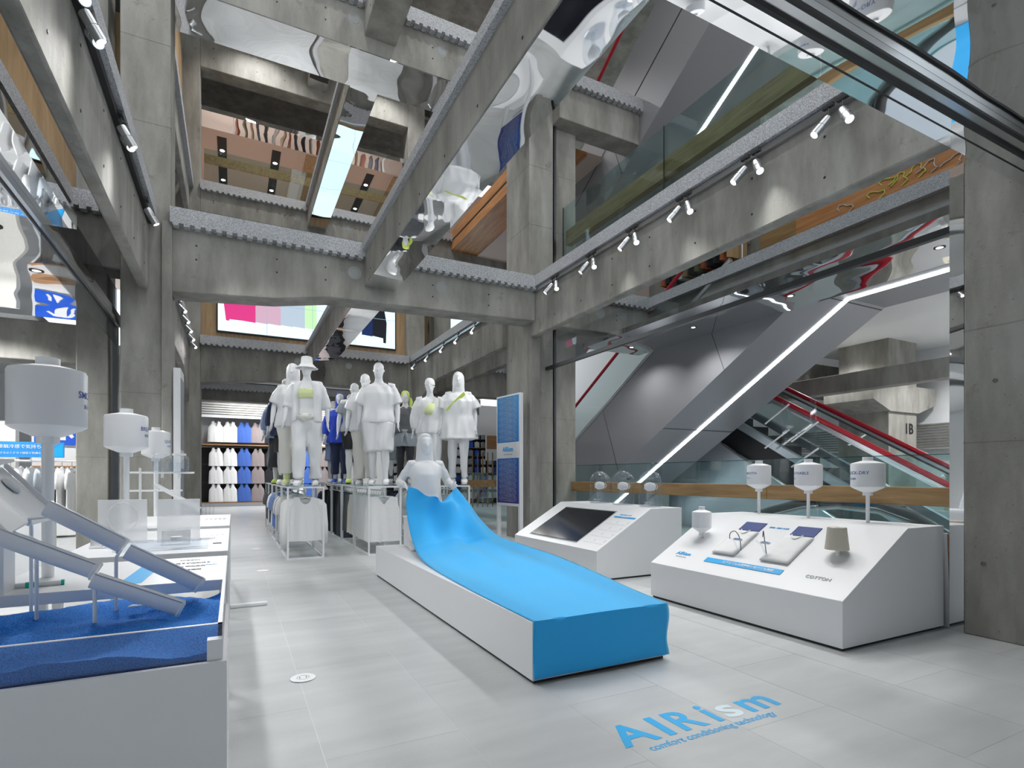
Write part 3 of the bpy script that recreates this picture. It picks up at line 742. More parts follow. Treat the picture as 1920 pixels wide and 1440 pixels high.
# well escalator behind the guard rail (going down)
e4 = thing('escalator', 'dark curved escalator newel going down behind the wooden rail', 'escalator', (7.0, 4.4, -.1))
pts = [(7.0, 6.6, .25), (7.0, 5.9, .52), (7.0, 5.4, .70), (7.0, 4.9, .84), (7.0, 4.4, .90), (7.0, 3.9, .87), (7.0, 3.5, .74), (7.0, 3.2, .55), (7.0, 3.05, .3), (7.0, 3.05, .05), (7.0, 3.2, -.15)]
MB().tube(pts, .055, 10).build('handrail', 'rubber', e4, smooth=True)
MB().tube([(x + .0, y + .0, z - .1) for x, y, z in pts], .03, 8).build('rail_track', 'alu', e4, smooth=True)
MB().prism([(6.99, y, z - .12) for _, y, z in pts] + [(6.99, 6.6, -.4)], (.015, 0, 0)).build('balustrade_glass', 'glass', e4)
MB().prism([(6.9, 2.5, -.75), (6.9, 7.5, -.75), (6.9, 7.5, -.35), (6.9, 2.5, -.05)], (.12, 0, 0)).build('deck_cover', 'alu', e4)
struct('floor_basement', MB().box((6.1, -1.5, -3.2), (9.8, 9.5, -3.1)), 'tile', label='basement floor under the escalator well')
struct('wall_well', MB().box((9.6, -1.5, -3.1), (9.7, 8.9, 0)), 'esc_light', label='pale lining of the escalator well')

# glass guard with wooden rail
gr = thing('guard_rail', 'glass guard with a thick oak rail in front of the escalators', 'guard rail', (6.0, 5.8, 0))
for a, b in ((2.25, 4.0), (4.02, 5.8), (5.82, 7.4), (7.42, 8.98)):
    MB().box((6.0, a, .0), (6.014, b, 1.41)).build('glass_pane', 'glass', gr)
    MB().box((5.999, a, 1.405), (6.015, b, 1.415)).build('pane_edge', 'glass_edge', gr)
for a, b in ((2.25, 4.6), (4.603, 6.6), (6.603, 9.5)):
    MB().box((5.90, a, .915), (5.985, b, 1.095)).build('oak_rail', 'oak', gr, bevel=.01)

# right-hand shop beyond the escalators
cr = struct('concrete_column', MB().box((13.9, 7.5, 0), (15.1, 8.7, 4.5)), 'concrete', label='pale concrete column marked 1B beyond the escalators')
MB().prism([(13.2, 7.45, 3.0), (13.9, 7.45, 2.75), (15.1, 7.45, 2.75), (15.9, 7.45, 3.0), (15.9, 7.45, 3.4), (13.2, 7.45, 3.4)], (0, 1.2, 0)).build('haunch', 'concrete', cr)
text('column_mark', '1B', .36, 'black', cr, frame((14.75, 7.49, 2.35), (1, 0, 0), (0, 0, 1)), bold=.006)
beam_y(11.9, 12.2, 2, 15, 3.05, 3.45, 'low concrete beam over the crossing escalator', -1, strip=False, hol=False)
beam_x(9.6, 10.0, 9.6, 16, 3.4, 4.3, 'dark concrete beam behind the crossing escalator', strip=False, mat='concrete_dark')
lv = struct('trim_7', MB().box((15.85, 1, 1.9), (15.95, 14, 2.6)), 'white_paint', label='louvred bulkhead on the far right wall')
for i in range(9): MB().box((15.82, 1, 1.95 + i * .07), (15.85, 14, 1.98 + i * .07)).build('louvre_slat', 'concrete_dark', lv)

# ------------------------------------------------------------------ plinth, blue cloth
pl = thing('plinth', 'long low white plinth under the draped blue cloth', 'plinth', (2.03, 4.7, 0))
MB().box((1.53, 2.74, .02), (2.54, 6.62, .36)).build('body', 'white', pl, bevel=.004)
MB().box((1.545, 2.755, 0), (2.525, 6.6, .02)).build('recessed_base', 'black', pl)


def catmull(P_, t):
    n = len(P_) - 1; x = min(max(t, 0), 1) * n; i = min(int(x), n - 1); u = x - i
    p = [Vector(P_[max(0, min(n, i + k))]) for k in (-1, 0, 1, 2)]
    return .5 * ((2 * p[1]) + (-p[0] + p[2]) * u + (2 * p[0] - 5 * p[1] + 4 * p[2] - p[3]) * u * u + (-p[0] + 3 * p[1] - 3 * p[2] + p[3]) * u ** 3)


LE = [(1.76, 6.02, 1.09), (1.72, 5.98, .94), (1.70, 5.86, .74), (1.68, 5.6, .51), (1.64, 5.2, .395), (1.59, 4.6, .37), (1.555, 3.9, .368), (1.54, 3.2, .367), (1.535, 2.735, .367)]
RE = [(2.32, 6.02, 1.09), (2.44, 5.9, .90), (2.50, 5.7, .72), (2.56, 5.35, .56), (2.64, 4.9, .50), (2.66, 4.35, .47), (2.62, 3.7, .43), (2.57, 3.15, .39), (2.545, 2.735, .367)]


def cloth_fn(u, v):
    a = catmull(LE, v); b = catmull(RE, v); p = a.lerp(b, u)
    s = math.sin(math.pi * u)
    up = max(0, 1 - v * 2.2)
    p.z -= s * .15 * math.exp(-((v - .0) / .10) ** 2)                         # sag between the hands
    p.y -= s * .26 * up
    bil = math.exp(-((v - .42) / .28) ** 2)
    p.z += s * (.05 * bil)
    f = math.sin(u * 19 + v * 9 + 2.2 * math.sin(v * 4)) * .5 + math.sin(u * 7 - v * 13) * .5
    amp = (.060 * up + .055 * bil) * s ** .6
    p += Vector((.15 * f, -.6 * f, .6 * f)) * amp
    rp = math.sin(v * 34 + u * 5) * .010 * s * (v > .42) * (1 - v) * 2
    p.z += rp
    if v > .5: p.z = max(p.z, .364)
    return p


cm = MB().grid(cloth_fn, 41, 91)
k0 = len(cm.v) - 41
def drop_fn(u, v):
    x = 1.535 + u * 1.01; y = 2.733 - .012 * math.sin(v * math.pi / 2) - .004 * math.sin(u * 9 + v * 3)
    xx = x - .012 * math.exp(-u * 12) * math.sin(v * 3) + .012 * math.exp(-(1 - u) * 14) * math.sin(v * 7)
    return Vector((xx, y, .367 - v * .335))
cm.grid(drop_fn, 41, 16)
# join the vertical drop to the sheet
o = cm.build('draped_cloth', 'blue_cloth', smooth='all')
bm = bmesh.new(); bm.from_mesh(o.data); bmesh.ops.remove_doubles(bm, verts=bm.verts, dist=.006); bm.to_mesh(o.data); bm.free()
o.data.polygons.foreach_set('use_smooth', [True] * len(o.data.polygons)); o.data.set_sharp_from_angle(angle=R(60))
sm = o.modifiers.new('t', 'SOLIDIFY'); sm.thickness = .003; sm.offset = 1
tag(o, 'bright blue cloth sweeping from the seated figure over the plinth', 'cloth')

# ------------------------------------------------------------------ sloped consoles
def console(y0, y1, x0, x1, lb):
    t = thing('display_console', lb, 'console', ((x0 + x1) / 2, (y0 + y1) / 2, 0))
    MB().prism([(x0, y0, .02), (x1, y0, .02), (x1, y0, .81), (x0 + .794, y0, .81), (x0, y0, .345)], (0, y1 - y0, 0)).build('body', 'white', t, bevel=.003)
    MB().box((x0 + .015, y0 + .015, 0), (x1 - .015, y1 - .015, .02)).build('recessed_base', 'black', t)
    return t


UP = Vector((.794, 0, .465)).normalized(); NR = Vector((-.465, 0, .794)).normalized()
def onslope(x0, x, y, lift=.0): return Vector((x, y, .345 + (x - x0) * .465 / .794)) + NR * lift
def quad(x0, xa, xb, ya, yb, lift=.0025, th=.002):
    p = [onslope(x0, xa, ya, lift), onslope(x0, xa, yb, lift), onslope(x0, xb, yb, lift), onslope(x0, xb, ya, lift)]
    return MB().prism(p, NR * th)
def sl_frame(x0, x, y, lift=.003): return frame(onslope(x0, x, y, lift), (0, -1, 0), UP)


XA = 3.70
ca = console(2.29, 4.21, XA, 5.0, 'white sloped display console with spools and folded shirts nearest the camera')
quad(XA, 3.832, 3.885, 2.87, 3.65).build('title_band', 'sky_print', ca)
text('title_text', 'エアリズムは綿素材と比べても快適', .032, 'white', ca, sl_frame(XA, 3.858, 3.2, .0055), bold=.0006)
text('logo_text', 'AIRism', .062, 'sky_print', ca, sl_frame(XA, 3.88, 3.94), bold=.001)
text('logo_subtext', 'comfort conditioning technology', .010, 'grey_print', ca, sl_frame(XA, 3.838, 3.94))
text('cotton_text', 'COTTON', .046, 'grey_print', ca, sl_frame(XA, 3.865, 2.575))
text('caption_text', '通気性・肌触りの比較', .02, 'sky_print', ca, sl_frame(XA, 4.36, 3.27))
for k, (ya, yb) in enumerate(((3.425, 3.65), (2.895, 3.112))):
    o = quad(XA, 4.29, 4.405, ya, yb, .0005, .006).build('fabric_swatch', 'fabric_swatch')
    tag(o, ['navy fabric swatch with vertical ribs on the console', 'navy fabric swatch with wavy knit on the console'][k], 'swatch')
# folded shirts
def folded(ya, yb, lb):
    t = thing('folded_shirt', lb, 'shirt', onslope(XA, 4.1, (ya + yb) / 2, .001))
    for k in range(3):
        def fn(u, v, k=k):
            x = 3.955 + (4.275 - 3.955) * v - .006 * k; y = ya + (yb - ya) * u
            e = (1 - abs(2 * u - 1) ** 8) * (1 - abs(2 * v - 1) ** 10)
            return onslope(XA, x, y, .002 + .009 * k + .010 * e + .0012 * math.sin(u * 9 + v * 7 + k))
        q = MB().grid(fn, 12, 14)
        o = q.build('fold_layer', 'white_cloth', t, smooth='all'); s = o.modifiers.new('s', 'SOLIDIFY'); s.thickness = .008; s.offset = -1
    MB().tube([onslope(XA, 4.262 - .05 * math.sin(math.pi * i / 8), ya + (yb - ya) * (.3 + .4 * i / 8), .034) for i in range(9)], .005, 6).build('neck_band', 'white_cloth', t, smooth=True)
    return t
folded(3.41, 3.65, 'folded white shirt on the console below the ribbed swatch')
folded(2.88, 3.14, 'folded white shirt on the console below the wavy swatch')
# touch probes
for k, y in enumerate((3.40, 3.12)):
    b = onslope(XA, 4.0, y, .03)
    t = thing('touch_probe', ['bent dark wire sensor arm over the left folded shirt', 'upright dark wire sensor arm over the right folded shirt'][k], 'sensor', b)
    MB().tube([b + NR * -.03, b + NR * .09, b + NR * .13 + Vector((0, .04, 0))], .008, 8).build('stand', 'clear_acrylic', t, smooth=True)
    MB().box(b + Vector((-.012, -.04, .085)), b + Vector((.012, .04, .1))).build('crossbar', 'white_steel', t)
    MB().box(b + Vector((-.013, -.03, .101)), b + Vector((.013, .03, .103))).build('label', 'sign_cyan', t)
    a0 = b + Vector((0, -.03, 0))
    pts = [a0 + Vector((0, .0, 0)), a0 + Vector((0, .005, .08)), a0 + Vector((0, .03, .14)), a0 + Vector((0, .07, .165)), a0 + Vector((0, .115, .14)), a0 + Vector((0, .12, .09))] if k == 0 else \
          [a0 + Vector((0, .02, 0)), a0 + Vector((0, .035, .1)), a0 + Vector((0, .045, .17)), a0 + Vector((0, .05, .19)), a0 + Vector((0, .055, .14))]
    MB().tube([catmull(pts, i / 16) for i in range(17)], .0035, 6).build('wire', 'wire', t, smooth=True)

# spools
def spool_prof(r, h):
    """h = height of the straight thread body"""
    c = h / 2
    return [(0, -c - .075), (r * .30, -c - .075), (r * .30, -c - .045), (r * .40, -c - .042), (r * .88, -c - .012), (r, -c), (r, c), (r * .96, c + .012), (r * .45, c + .03), (r * .31, c + .034), (r * .31, c + .065), (0, c + .065)]


def curved_text(name, s, size, r, parent, z, ang, mat='navy_print'):
    cu = bpy.data.curves.new(name, 'FONT'); cu.body = s; cu.size = size; cu.align_x = 'LEFT'; cu.align_y = 'CENTER'; cu.offset = size * .006; cu.resolution_u = 2
    t = bpy.data.objects.new(name, cu)
    me = evaluated(t); bpy.data.objects.remove(t); bpy.data.curves.remove(cu)
    bm = bmesh.new(); bm.from_mesh(me); bmesh.ops.triangulate(bm, faces=bm.faces)
    bmesh.ops.subdivide_edges(bm, edges=[e for e in bm.edges if e.calc_length() > r * .18], cuts=2); bm.to_mesh(me); bm.free()
    for v in me.vertices:
        a = ang + v.co.x / r; v.co = Vector((r * 1.006 * math.cos(a), r * 1.006 * math.sin(a), z + v.co.y))
    me.materials.clear(); me.name = name
    return link(name, me, mat, parent)


def pole_spool(loc, zc, r, h, words, jp, ang, lb, pr=.018, grp=None):
    t = thing('thread_spool_stand', lb, 'spool', loc)
    b = zc - loc[2]
    MB().lathe([(0, 0), (pr, 0), (pr, b - h * .5 - .04), (0, b - h * .5 - .04)], 16, cap=False).build('pole', 'white_steel', t, local=True, smooth=True)
    MB().lathe([(q, z + b) for q, z in spool_prof(r, h)], 40, cap=False).build('spool', 'white', t, local=True, smooth=True)
    wl = MB()
    curved_text('print_text', words, r * .31, r, t, b + .022, ang)
    curved_text('print_subtext', jp, r * .16, r, t, b - .028, ang + .25)
    return t


# angles: towards camera is roughly direction (-x,-y); text starts left of the visible side
pole_spool((4.888, 3.904, .81), 1.208, .117, .184, 'SMOOTH', '滑らか', R(133), 'white spool on a pole printed SMOOTH on the console', .015)
pole_spool((4.80, 3.294, .81), 1.205, .119, .184, 'BREATHABLE', '通気性', R(112), 'white spool on a pole printed BREATHABLE on the console', .014)
pole_spool((4.748, 2.726, .81), 1.205, .126, .184, 'QUICK-DRY', '吸水速乾', R(118), 'white spool on a pole printed QUICK-DRY on the console', .015)
b = onslope(XA, 4.13, 3.95)
t = thing('thread_spool', 'plain white spool on a short peg above the console logo', 'spool', b)
MB().tube([b, b + NR * .02 + Vector((0, 0, .04)), b + Vector((-.01, 0, .08))], .014, 10).build('peg', 'white_steel', t, smooth=True)
MB().lathe([(r_, z + .17) for r_, z in spool_prof(.093, .14)], 36, c=b + Vector((-.01, 0, 0)), cap=False).build('spool', 'white', t, smooth=True)
b = onslope(XA, 4.12, 2.586)
t = thing('cotton_cone', 'cream cotton yarn cone on a peg above the word COTTON', 'yarn cone', b)
MB().tube([b, b + Vector((-.012, 0, .06))], .014, 10).build('peg', 'white_steel', t, smooth=True)
pr = []
for i in range(33):
    zz = i / 32.; pr.append((.083 - .018 * zz + .0015 * (i % 2), .05 + zz * .17))
MB().lathe([(0, .05)] + pr + [(.02, .22), (.02, .215), (0, .215)], 36, c=b + Vector((-.012, 0, 0)), cap=False).build('yarn', 'cotton', t, smooth=True)
bd = thing('leaning_board', 'thin wood-backed board leaning behind the console end', 'board', (5.06, 2.3, 0))
MB().prism([(5.06, 2.27, 0), (5.09, 2.27, 0), (5.035, 2.27, .75), (5.005, 2.27, .75)], (0, .5, 0)).build('board', 'white', bd)
MB().prism([(5.065, 2.262, .02), (5.08, 2.262, .02), (5.026, 2.262, .74), (5.012, 2.262, .74)], (0, .007, 0)).build('wood_core', 'red_wood', bd)

XB = 3.68
cb = console(5.09, 7.12, XB, 4.97, 'white sloped display console with a black monitor and glass domes')
mo = quad(XB, 3.745, 4.375, 5.60, 6.80, .0008, .001).build('monitor_recess', 'grey_print', cb)
quad(XB, 3.765, 4.355, 5.62, 6.78, .002, .006).build('monitor', 'screen_off', cb)
quad(XB, 4.262, 4.283, 5.13, 5.53).build('title_band', 'sky_print', cb)
text('title_text', 'エアリズムマスク', .016, 'white', cb, sl_frame(XB, 4.272, 5.33, .006))
text('heading_text', '快適さを追求したマスク', .02, 'sky_print', cb, sl_frame(XB, 4.315, 5.36))
for i in range(4):
    for j in range(2):
        quad(XB, 3.79 + i * .115, 3.792 + i * .115, 5.14 + j * .2, 5.32 + j * .2, .002, .001).build('diagram_line', 'pale_print', cb)
        quad(XB, 3.82 + i * .115, 3.86 + i * .115, 5.15 + j * .2, 5.16 + j * .2, .002, .001).build('diagram_line', 'pale_print', cb)
# glass domes with masks
def dome(x, y, r, hh, lb, lb2):
    t = thing('glass_dome', lb, 'dome', (x, y, .81))
    prof = [(r * math.cos(a), hh - r + r * math.sin(a)) for a in [i * math.pi / 2 / 10 for i in range(11)]]
    MB().lathe([(r, 0)] + prof, 36, cap=False).build('bell', 'clear_acrylic', t, local=True, smooth=True)
    MB().lathe([(0, 0), (r * .95, 0), (r * .95, .012), (0, .012)], 36, cap=False).build('base_disc', 'clear_acrylic', t, local=True, smooth=True)
    MB().tube([(0, 0, .012), (0, 0, hh * .45)], .03, 16).build('support_post', 'clear_acrylic', t, local=True, smooth=True)
    curved_text('label_text', '抗菌マスク', .022, r, t, .06, R(195), 'white')
    curved_text('label_subtext', 'AIRism MASK', .016, r, t, .035, R(195), 'white')
    # mask
    k = thing('face_mask', lb2, 'face mask', (x, y, .81 + hh * .45))
    def fn(u, v):
        a = (u - .5) * 2.1; zz = (v - .5) * .115 * (1 - .25 * abs(2 * u - 1))
        rr = .07 - .02 * (2 * v - 1) ** 2
        return Vector((-rr * math.cos(a) + .02, rr * math.sin(a) * 1.25, zz + .05))
    q = MB().grid(fn, 15, 9).xf(Matrix.Rotation(R(35), 4, 'Z')).build('mask_shell', 'white_cloth', k, local=True, smooth='all'); s = q.modifiers.new('s', 'SOLIDIFY'); s.thickness = .003
    for sg in (-1, 1):
        MB().tube([Matrix.Rotation(R(35), 4, 'Z') @ Vector((-.01 + .055 * math.sin(i * math.pi / 8), sg * (.075 + .004 * math.sin(i * math.pi / 8)), .085 - .07 * i / 8)) for i in range(9)], .0035, 6).build('ear_loop', 'white_cloth', k, local=True, smooth=True)
    return t
dome(4.72, 6.45, .145, .46, 'clear glass dome over a mask, leftmost of the three', 'white face mask inside the leftmost dome')
dome(4.72, 5.92, .145, .46, 'clear glass dome over a mask, middle of the three', 'white face mask inside the middle dome')
dome(4.72, 5.38, .145, .46, 'clear glass dome over a mask, rightmost of the three', 'white face mask inside the rightmost dome')

# ------------------------------------------------------------------ floor lettering
fl_logo = thing('floor_lettering', 'large cyan lettering printed on the floor tiles', 'lettering', (2.0, 1.95, 0))
def fit_text(nm, s, x0, x1, ybase, cap, mat, bold=0.):
    o = text(nm, s, 1.0, mat, fl_logo, Matrix.Identity(4), ext=0, bold=bold)
    me = o.data; off = ORG[fl_logo.name]
    xs = [v.co.x for v in me.vertices]; ys = [v.co.y for v in me.vertices]
    a, b = min(xs), max(xs); c, d = min(ys), max(ys)
    for v in me.vertices:
        v.co.x = x0 + (v.co.x - a) / (b - a) * (x1 - x0) - off.x; v.co.y = ybase + (v.co.y - c) / (d - c) * cap - off.y; v.co.z = .0012
    return o
for ch, a, b, cp, mt in (('A', 1.54, 1.755, .195, 'floor_cyan'), ('I', 1.80, 1.845, .195, 'floor_cyan'), ('R', 1.90, 2.06, .195, 'floor_cyan'), ('i', 2.115, 2.158, .19, 'floor_cyan'), ('s', 2.20, 2.315, .135, 'floor_white'), ('m', 2.355, 2.575, .135, 'floor_cyan')):
    fit_text('letter', ch, a, b, 1.914, cp, mt, .022)
fit_text('tagline', 'comfort conditioning technology', 1.63, 2.44, 1.826, .062, 'floor_cyan', .012)

# ------------------------------------------------------------------ left display tables
TX0, TX1, TZ = -.85, -.03, .76
def table(y0, y1, lb, legs=True, solid=False, top_y0=None):
    t = thing('display_table', lb, 'table', ((TX0 + TX1) / 2, (y0 + y1) / 2, 0))
    a = top_y0 if top_y0 is not None else y0
    MB().box((TX0, a, TZ - .045), (TX1, y1, TZ)).build('table_top', 'white', t, bevel=.002)
    for x in (TX0, TX1 - .04):
        for y in (y0, y1 - .04):
            MB().box((x, y, .0), (x + .04, y + .04, TZ - .045)).build('leg', 'white_steel', t)
            MB().box((x + .004, y + .004, -.001), (x + .036, y + .036, .004)).build('foot', 'black', t)
    return t


t1 = table(1.84, 3.42, 'white display table with a tray of blue sand in the foreground', top_y0=2.64)
SY0, SY1 = 1.845, 2.64
MB().box((TX0, 1.82, 0.0), (TX1, 1.839, .655)).build('front_panel', 'white', t1)
MB().box((TX1, 1.82, 0.0), (TX1 + .012, 2.64, .655)).build('side_panel', 'white', t1)
MB().box((TX0, 1.86, .64), (TX1, 2.64, .655)).build('tray_floor', 'deep_blue', t1)
MB().box((TX0, SY0, .655), (TX1, SY0 + .012, TZ)).build('front_glass', 'clear_acrylic', t1)
MB().box((TX1 - .012, SY0 + .012, .655), (TX1, SY1, TZ)).build('side_glass', 'clear_acrylic', t1)
MB().box((TX0, SY0, TZ), (TX1, SY0 + .012, TZ + .002)).build('glass_rim', 'white_steel', t1)
MB().box((TX1 - .012, SY0, TZ), (TX1, SY1, TZ + .002)).build('glass_rim', 'white_steel', t1)
def sand(u, v):
    x = TX0 + u * (TX1 - .013 - TX0); y = SY0 + .013 + v * (SY1 - SY0 - .015)
    z = .703 + .022 * math.sin(y * 17 + 2.4 * math.sin(x * 5) + x * 4) + .012 * noise.noise(Vector((x * 7, y * 7, 1))) + .003 * noise.noise(Vector((x * 40, y * 40, 1)))
    z -= .012 * math.exp(-v * 10)
    return Vector((x, y, z))
sd = MB().grid(sand, 90, 90)
n = 90
front = [sd.v[i] for i in range(n)]
sd.add([p for p in front] + [(p[0], p[1], .656) for p in front], [(i, i + 1, n + i + 1, n + i) for i in range(n - 1)])
so = sd.build('blue_sand', 'blue_sand', smooth=True)
tag(so, 'blue sand filling the tray of the foreground table', 'sand', kind='stuff')

# printed matter on table one
def print_quad(par, pts, mat, nm='print_band'):
    MB().prism([(x, y, TZ + .0006) for x, y in pts], (0, 0, .0008)).build(nm, mat, par)
print_quad(t1, [(-.42, 2.70), (-.34, 2.70), (-.31, 3.28), (-.39, 3.28)], 'sky_print')
for i in range(5):
    text('print_text', ['SMOOTH', '滑らかな肌触り', 'エアリズムの糸', '極細繊維', '1/12'][i], .022, 'grey_print', t1, frame((-.20 + .02 * (i % 2), 3.3 - i * .11, TZ + .002), (1, 0, 0), (0, 1, 0)))
for i, (x, y) in enumerate([(-.25, 3.05), (-.17, 3.08), (-.10, 3.1)]):
    print_quad(t1, [(x - .025, y), (x + .025, y), (x + .025, y + .006), (x - .025, y + .006)], 'sky_print')
    for j in range(3): print_quad(t1, [(x - .02 + .015 * j, y + .02), (x - .017 + .015 * j, y + .02), (x - .017 + .015 * j, y + .13), (x - .02 + .015 * j, y + .13)], 'pale_print', 'diagram_line')
pen = thing('marker_pen', 'white marker pen with green cap lying on the front table', 'pen', (-.70, 2.79, TZ))
MB().tube([(-.80, 2.775, TZ + .011), (-.62, 2.80, TZ + .011)], .010, 10).build('barrel', 'white_steel', pen, smooth=True)
MB().tube([(-.73, 2.785, TZ + .011), (-.69, 2.790, TZ + .011)], .0112, 10).build('grip_band', 'green_plastic', pen, smooth=True)
MB().tube([(-.622, 2.80, TZ + .011), (-.612, 2.801, TZ + .011)], .0112, 10).build('end_cap', 'green_plastic', pen, smooth=True)
sp = thing('small_spoon', 'small white spoon lying on the blue sand', 'spoon', (-.27, 2.42, .71))
MB().tube([(-.31, 2.42, .722), (-.18, 2.43, .722)], .004, 8).build('handle', 'white', sp, smooth=True)
MB().tube([(-.345, 2.418, .722), (-.33, 2.418, .723), (-.31, 2.42, .722)], [.004, .012, .005], 10, flat=.5).build('bowl', 'white', sp, smooth=True)

# chutes: half pipes in two stepped segments with rod supports
def half_pipe(a, b, r, nm, par, th=.004):
    a, b = Vector(a), Vector(b); d = (b - a).normalized(); side = d.cross(Vector((0, 0, 1))).normalized(); up = side.cross(d)
    m = MB(); n = 12; roll = R(-8)
    for rr in (r, r - th):
        for p in (a, b):
            m.v += [tuple(p + side * (rr * math.cos(math.pi - roll + math.pi * i / n)) + up * (rr * math.sin(math.pi - roll + math.pi * i / n))) for i in range(n + 1)]
    k = n + 1
    for i in range(n):
        m.f += [(i, i + 1, k + i + 1, k + i), (2 * k + i, 2 * k + i + 1, 3 * k + i + 1, 3 * k + i), (i, i + 1, 2 * k + i + 1, 2 * k + i), (k + i, k + i + 1, 3 * k + i + 1, 3 * k + i)]
    m.f += [(0, k, 3 * k, 2 * k), (n, k + n, 3 * k + n, 2 * k + n)]
    o = m.build(nm, 'white', par, smooth=True)
    r1 = side * (r * math.cos(roll)) - up * (r * math.sin(roll)); e = MB().tube([a + r1, b + r1], .0028, 6).build('rim_edge', 'alu', o, smooth=True)
    MB().tube([a - r1, b - r1], .0028, 6).build('rim_edge', 'alu', o, smooth=True)
    MB().tube([b - d * .004 + side * (r * math.cos(math.pi - roll + math.pi * i / n)) + up * (r * math.sin(math.pi - roll + math.pi * i / n)) for i in range(n + 1)], .006, 6).build('end_lip', 'white', o, smooth=True)
    return o


def chute(segs, sup, lb):
    t = thing('chute', lb, 'chute', (segs[-1][1][0], segs[-1][1][1], .70))
    for a, b, r in segs: half_pipe(a, b, r, 'channel', t)
    for p in sup: MB().tube(p, .006, 8).build('support_rod', 'white_steel', t, smooth=True)
    return t


chute([((-.80, 2.19, 1.13), (-.385, 2.19, .912), .05), ((-.395, 2.19, .885), (-.148, 2.19, .765), .05)],
      [[(-.40, 2.185, .70), (-.40, 2.185, .84), (-.405, 2.185, .86)], [(-.60, 2.40, .70), (-.60, 2.40, .98), (-.615, 2.36, 1.0), (-.63, 2.22, 1.0)]], 'front white half-pipe chute slanting down over the blue sand')
chute([((-.565, 2.44, 1.11), (-.345, 2.44, .965), .055), ((-.335, 2.44, .945), (-.10, 2.44, .80), .055)],
      [[(-.385, 2.45, .70), (-.385, 2.45, .90), (-.37, 2.45, .93)], [(-.655, 2.56, .70), (-.655, 2.56, 1.02), (-.645, 2.5, 1.05), (-.56, 2.46, 1.06)]], 'rear white half-pipe chute slanting down over the blue sand')
# wide feed slides at the left edge
def slab(a, b, wv, th, mat, nm, par):
    a, b, wv = Vector(a), Vector(b), Vector(wv); nrm = (b - a).cross(wv).normalized() * th
    return MB().prism([a, b, b + wv, a + wv], nrm).build(nm, mat, par, bevel=.004)
def plate(pts, th, nm, par, mat='white'):
    p = [Vector(q) for q in pts]; nrm = (p[1] - p[0]).cross(p[3] - p[0]).normalized() * th
    return MB().prism(p, nrm).build(nm, mat, par, bevel=.004)
fs = thing('feed_slide', 'wide flat white slide with a round button at the far left', 'slide', (-.70, 2.66, TZ))
plate([(-.80, 2.8, 1.233), (-.63, 2.8, 1.034), (-.647, 2.52, 1.028), (-.815, 2.52, 1.225)], .012, 'slide_plate', fs)
plate([(-.80, 2.805, 1.233), (-.63, 2.805, 1.034), (-.63, 2.805, 1.064), (-.80, 2.805, 1.263)], .008, 'side_wall', fs)
plate([(-.90, 2.8, 1.27), (-.765, 2.8, 1.268), (-.80, 2.6, 1.235), (-.93, 2.6, 1.235)], .012, 'upper_ledge', fs)
MB().lathe([(0, .012), (.025, .012), (.034, .006), (.036, 0)], 20, cap=False).xf(Matrix.Translation((-.745, 2.68, 1.163)) @ Matrix.Rotation(R(49), 4, 'Y')).build('button', 'pale_print', fs, smooth=True)
MB().box((-.78, 2.66, TZ), (-.76, 2.78, 1.165)).build('support_plate', 'white_steel', fs)
fs = thing('feed_slide', 'lower wide white slide entering from the picture edge', 'slide', (-.68, 2.28, .70))
plate([(-.78, 2.36, 1.25), (-.609, 2.36, 1.045), (-.612, 2.2, 1.024), (-.76, 2.2, 1.212)], .014, 'slide_plate', fs)
MB().box((-.76, 2.26, .68), (-.745, 2.31, 1.185)).build('support_plate', 'white_steel', fs)

pole_spool((-.722, 3.042, TZ), 1.533, .138, .233, 'SMOOTH', '滑らか', R(-30), 'largest white spool on a pole at left printed SMOOTH', .022)
t2 = table(3.65, 5.22, 'second white table with frosted panels behind the sand table')
t3 = table(5.50, 7.13, 'third white table carrying clear round flasks')
pole_spool((-.736, 5.098, TZ), 1.54, .142, .228, 'BREATHABLE', '通気性', R(-43), 'middle white spool on a pole at left printed BREATHABLE', .02)
pole_spool((-.757, 7.10, TZ), 1.555, .137, .23, 'QUICK-DRY', '吸水速乾', R(-50), 'smallest looking white spool on a pole printed QUICK-DRY at left', .022)
# frosted acrylic panels
for k, (x0, x1, y, cir) in enumerate(((-.79, -.52, 4.40, True), (-.455, -.205, 4.32, False))):
    t = thing('acrylic_stand', ['frosted acrylic panel with a large circle on the second table', 'plain frosted acrylic panel on the second table'][k], 'stand', ((x0 + x1) / 2, y, TZ))
    MB().box((x0, y, TZ), (x1, y + .012, TZ + .285)).build('sheet', 'frosted', t, bevel=.003)
    if cir:
        MB().tube([((x0 + x1) / 2 + .085 * math.cos(a), y - .002, TZ + .17 + .095 * math.sin(a)) for a in [i * 2 * math.pi / 30 for i in range(30)]], .003, 6, closed=True).build('circle_line', 'white', t)
for k, (x, y) in enumerate(((-.70, 4.12), (-.33, 4.1))):
    t = thing('curled_card', ['white curled card with a small cyan logo on the second table', 'white curled card before the plain frosted panel'][k], 'card', (x, y, TZ))
    def fn(u, v, x=x, y=y):
        a = v * 2.2
        return Vector((x - .08 + .16 * u, y + .05 * math.sin(a) - .02, TZ + .005 + .075 * (1 - math.cos(a)) * .75))
    o = MB().grid(fn, 6, 14).build('card', 'white', t, smooth='all'); s = o.modifiers.new('s', 'SOLIDIFY'); s.thickness = .003
    if k == 0: text('logo_text', 'AIRism', .03, 'sky_print', t, frame((x + .03, y - .04, TZ + .02), (1, 0, 0), (0, -.2, 1)))
gt = thing('glass_tray', 'low clear glass tray with a white knob on the second table', 'tray', (-.35, 3.86, TZ))
MB().box((-.62, 3.82, TZ), (-.14, 3.835, TZ + .05)).build('front_pane', 'clear_acrylic', gt)
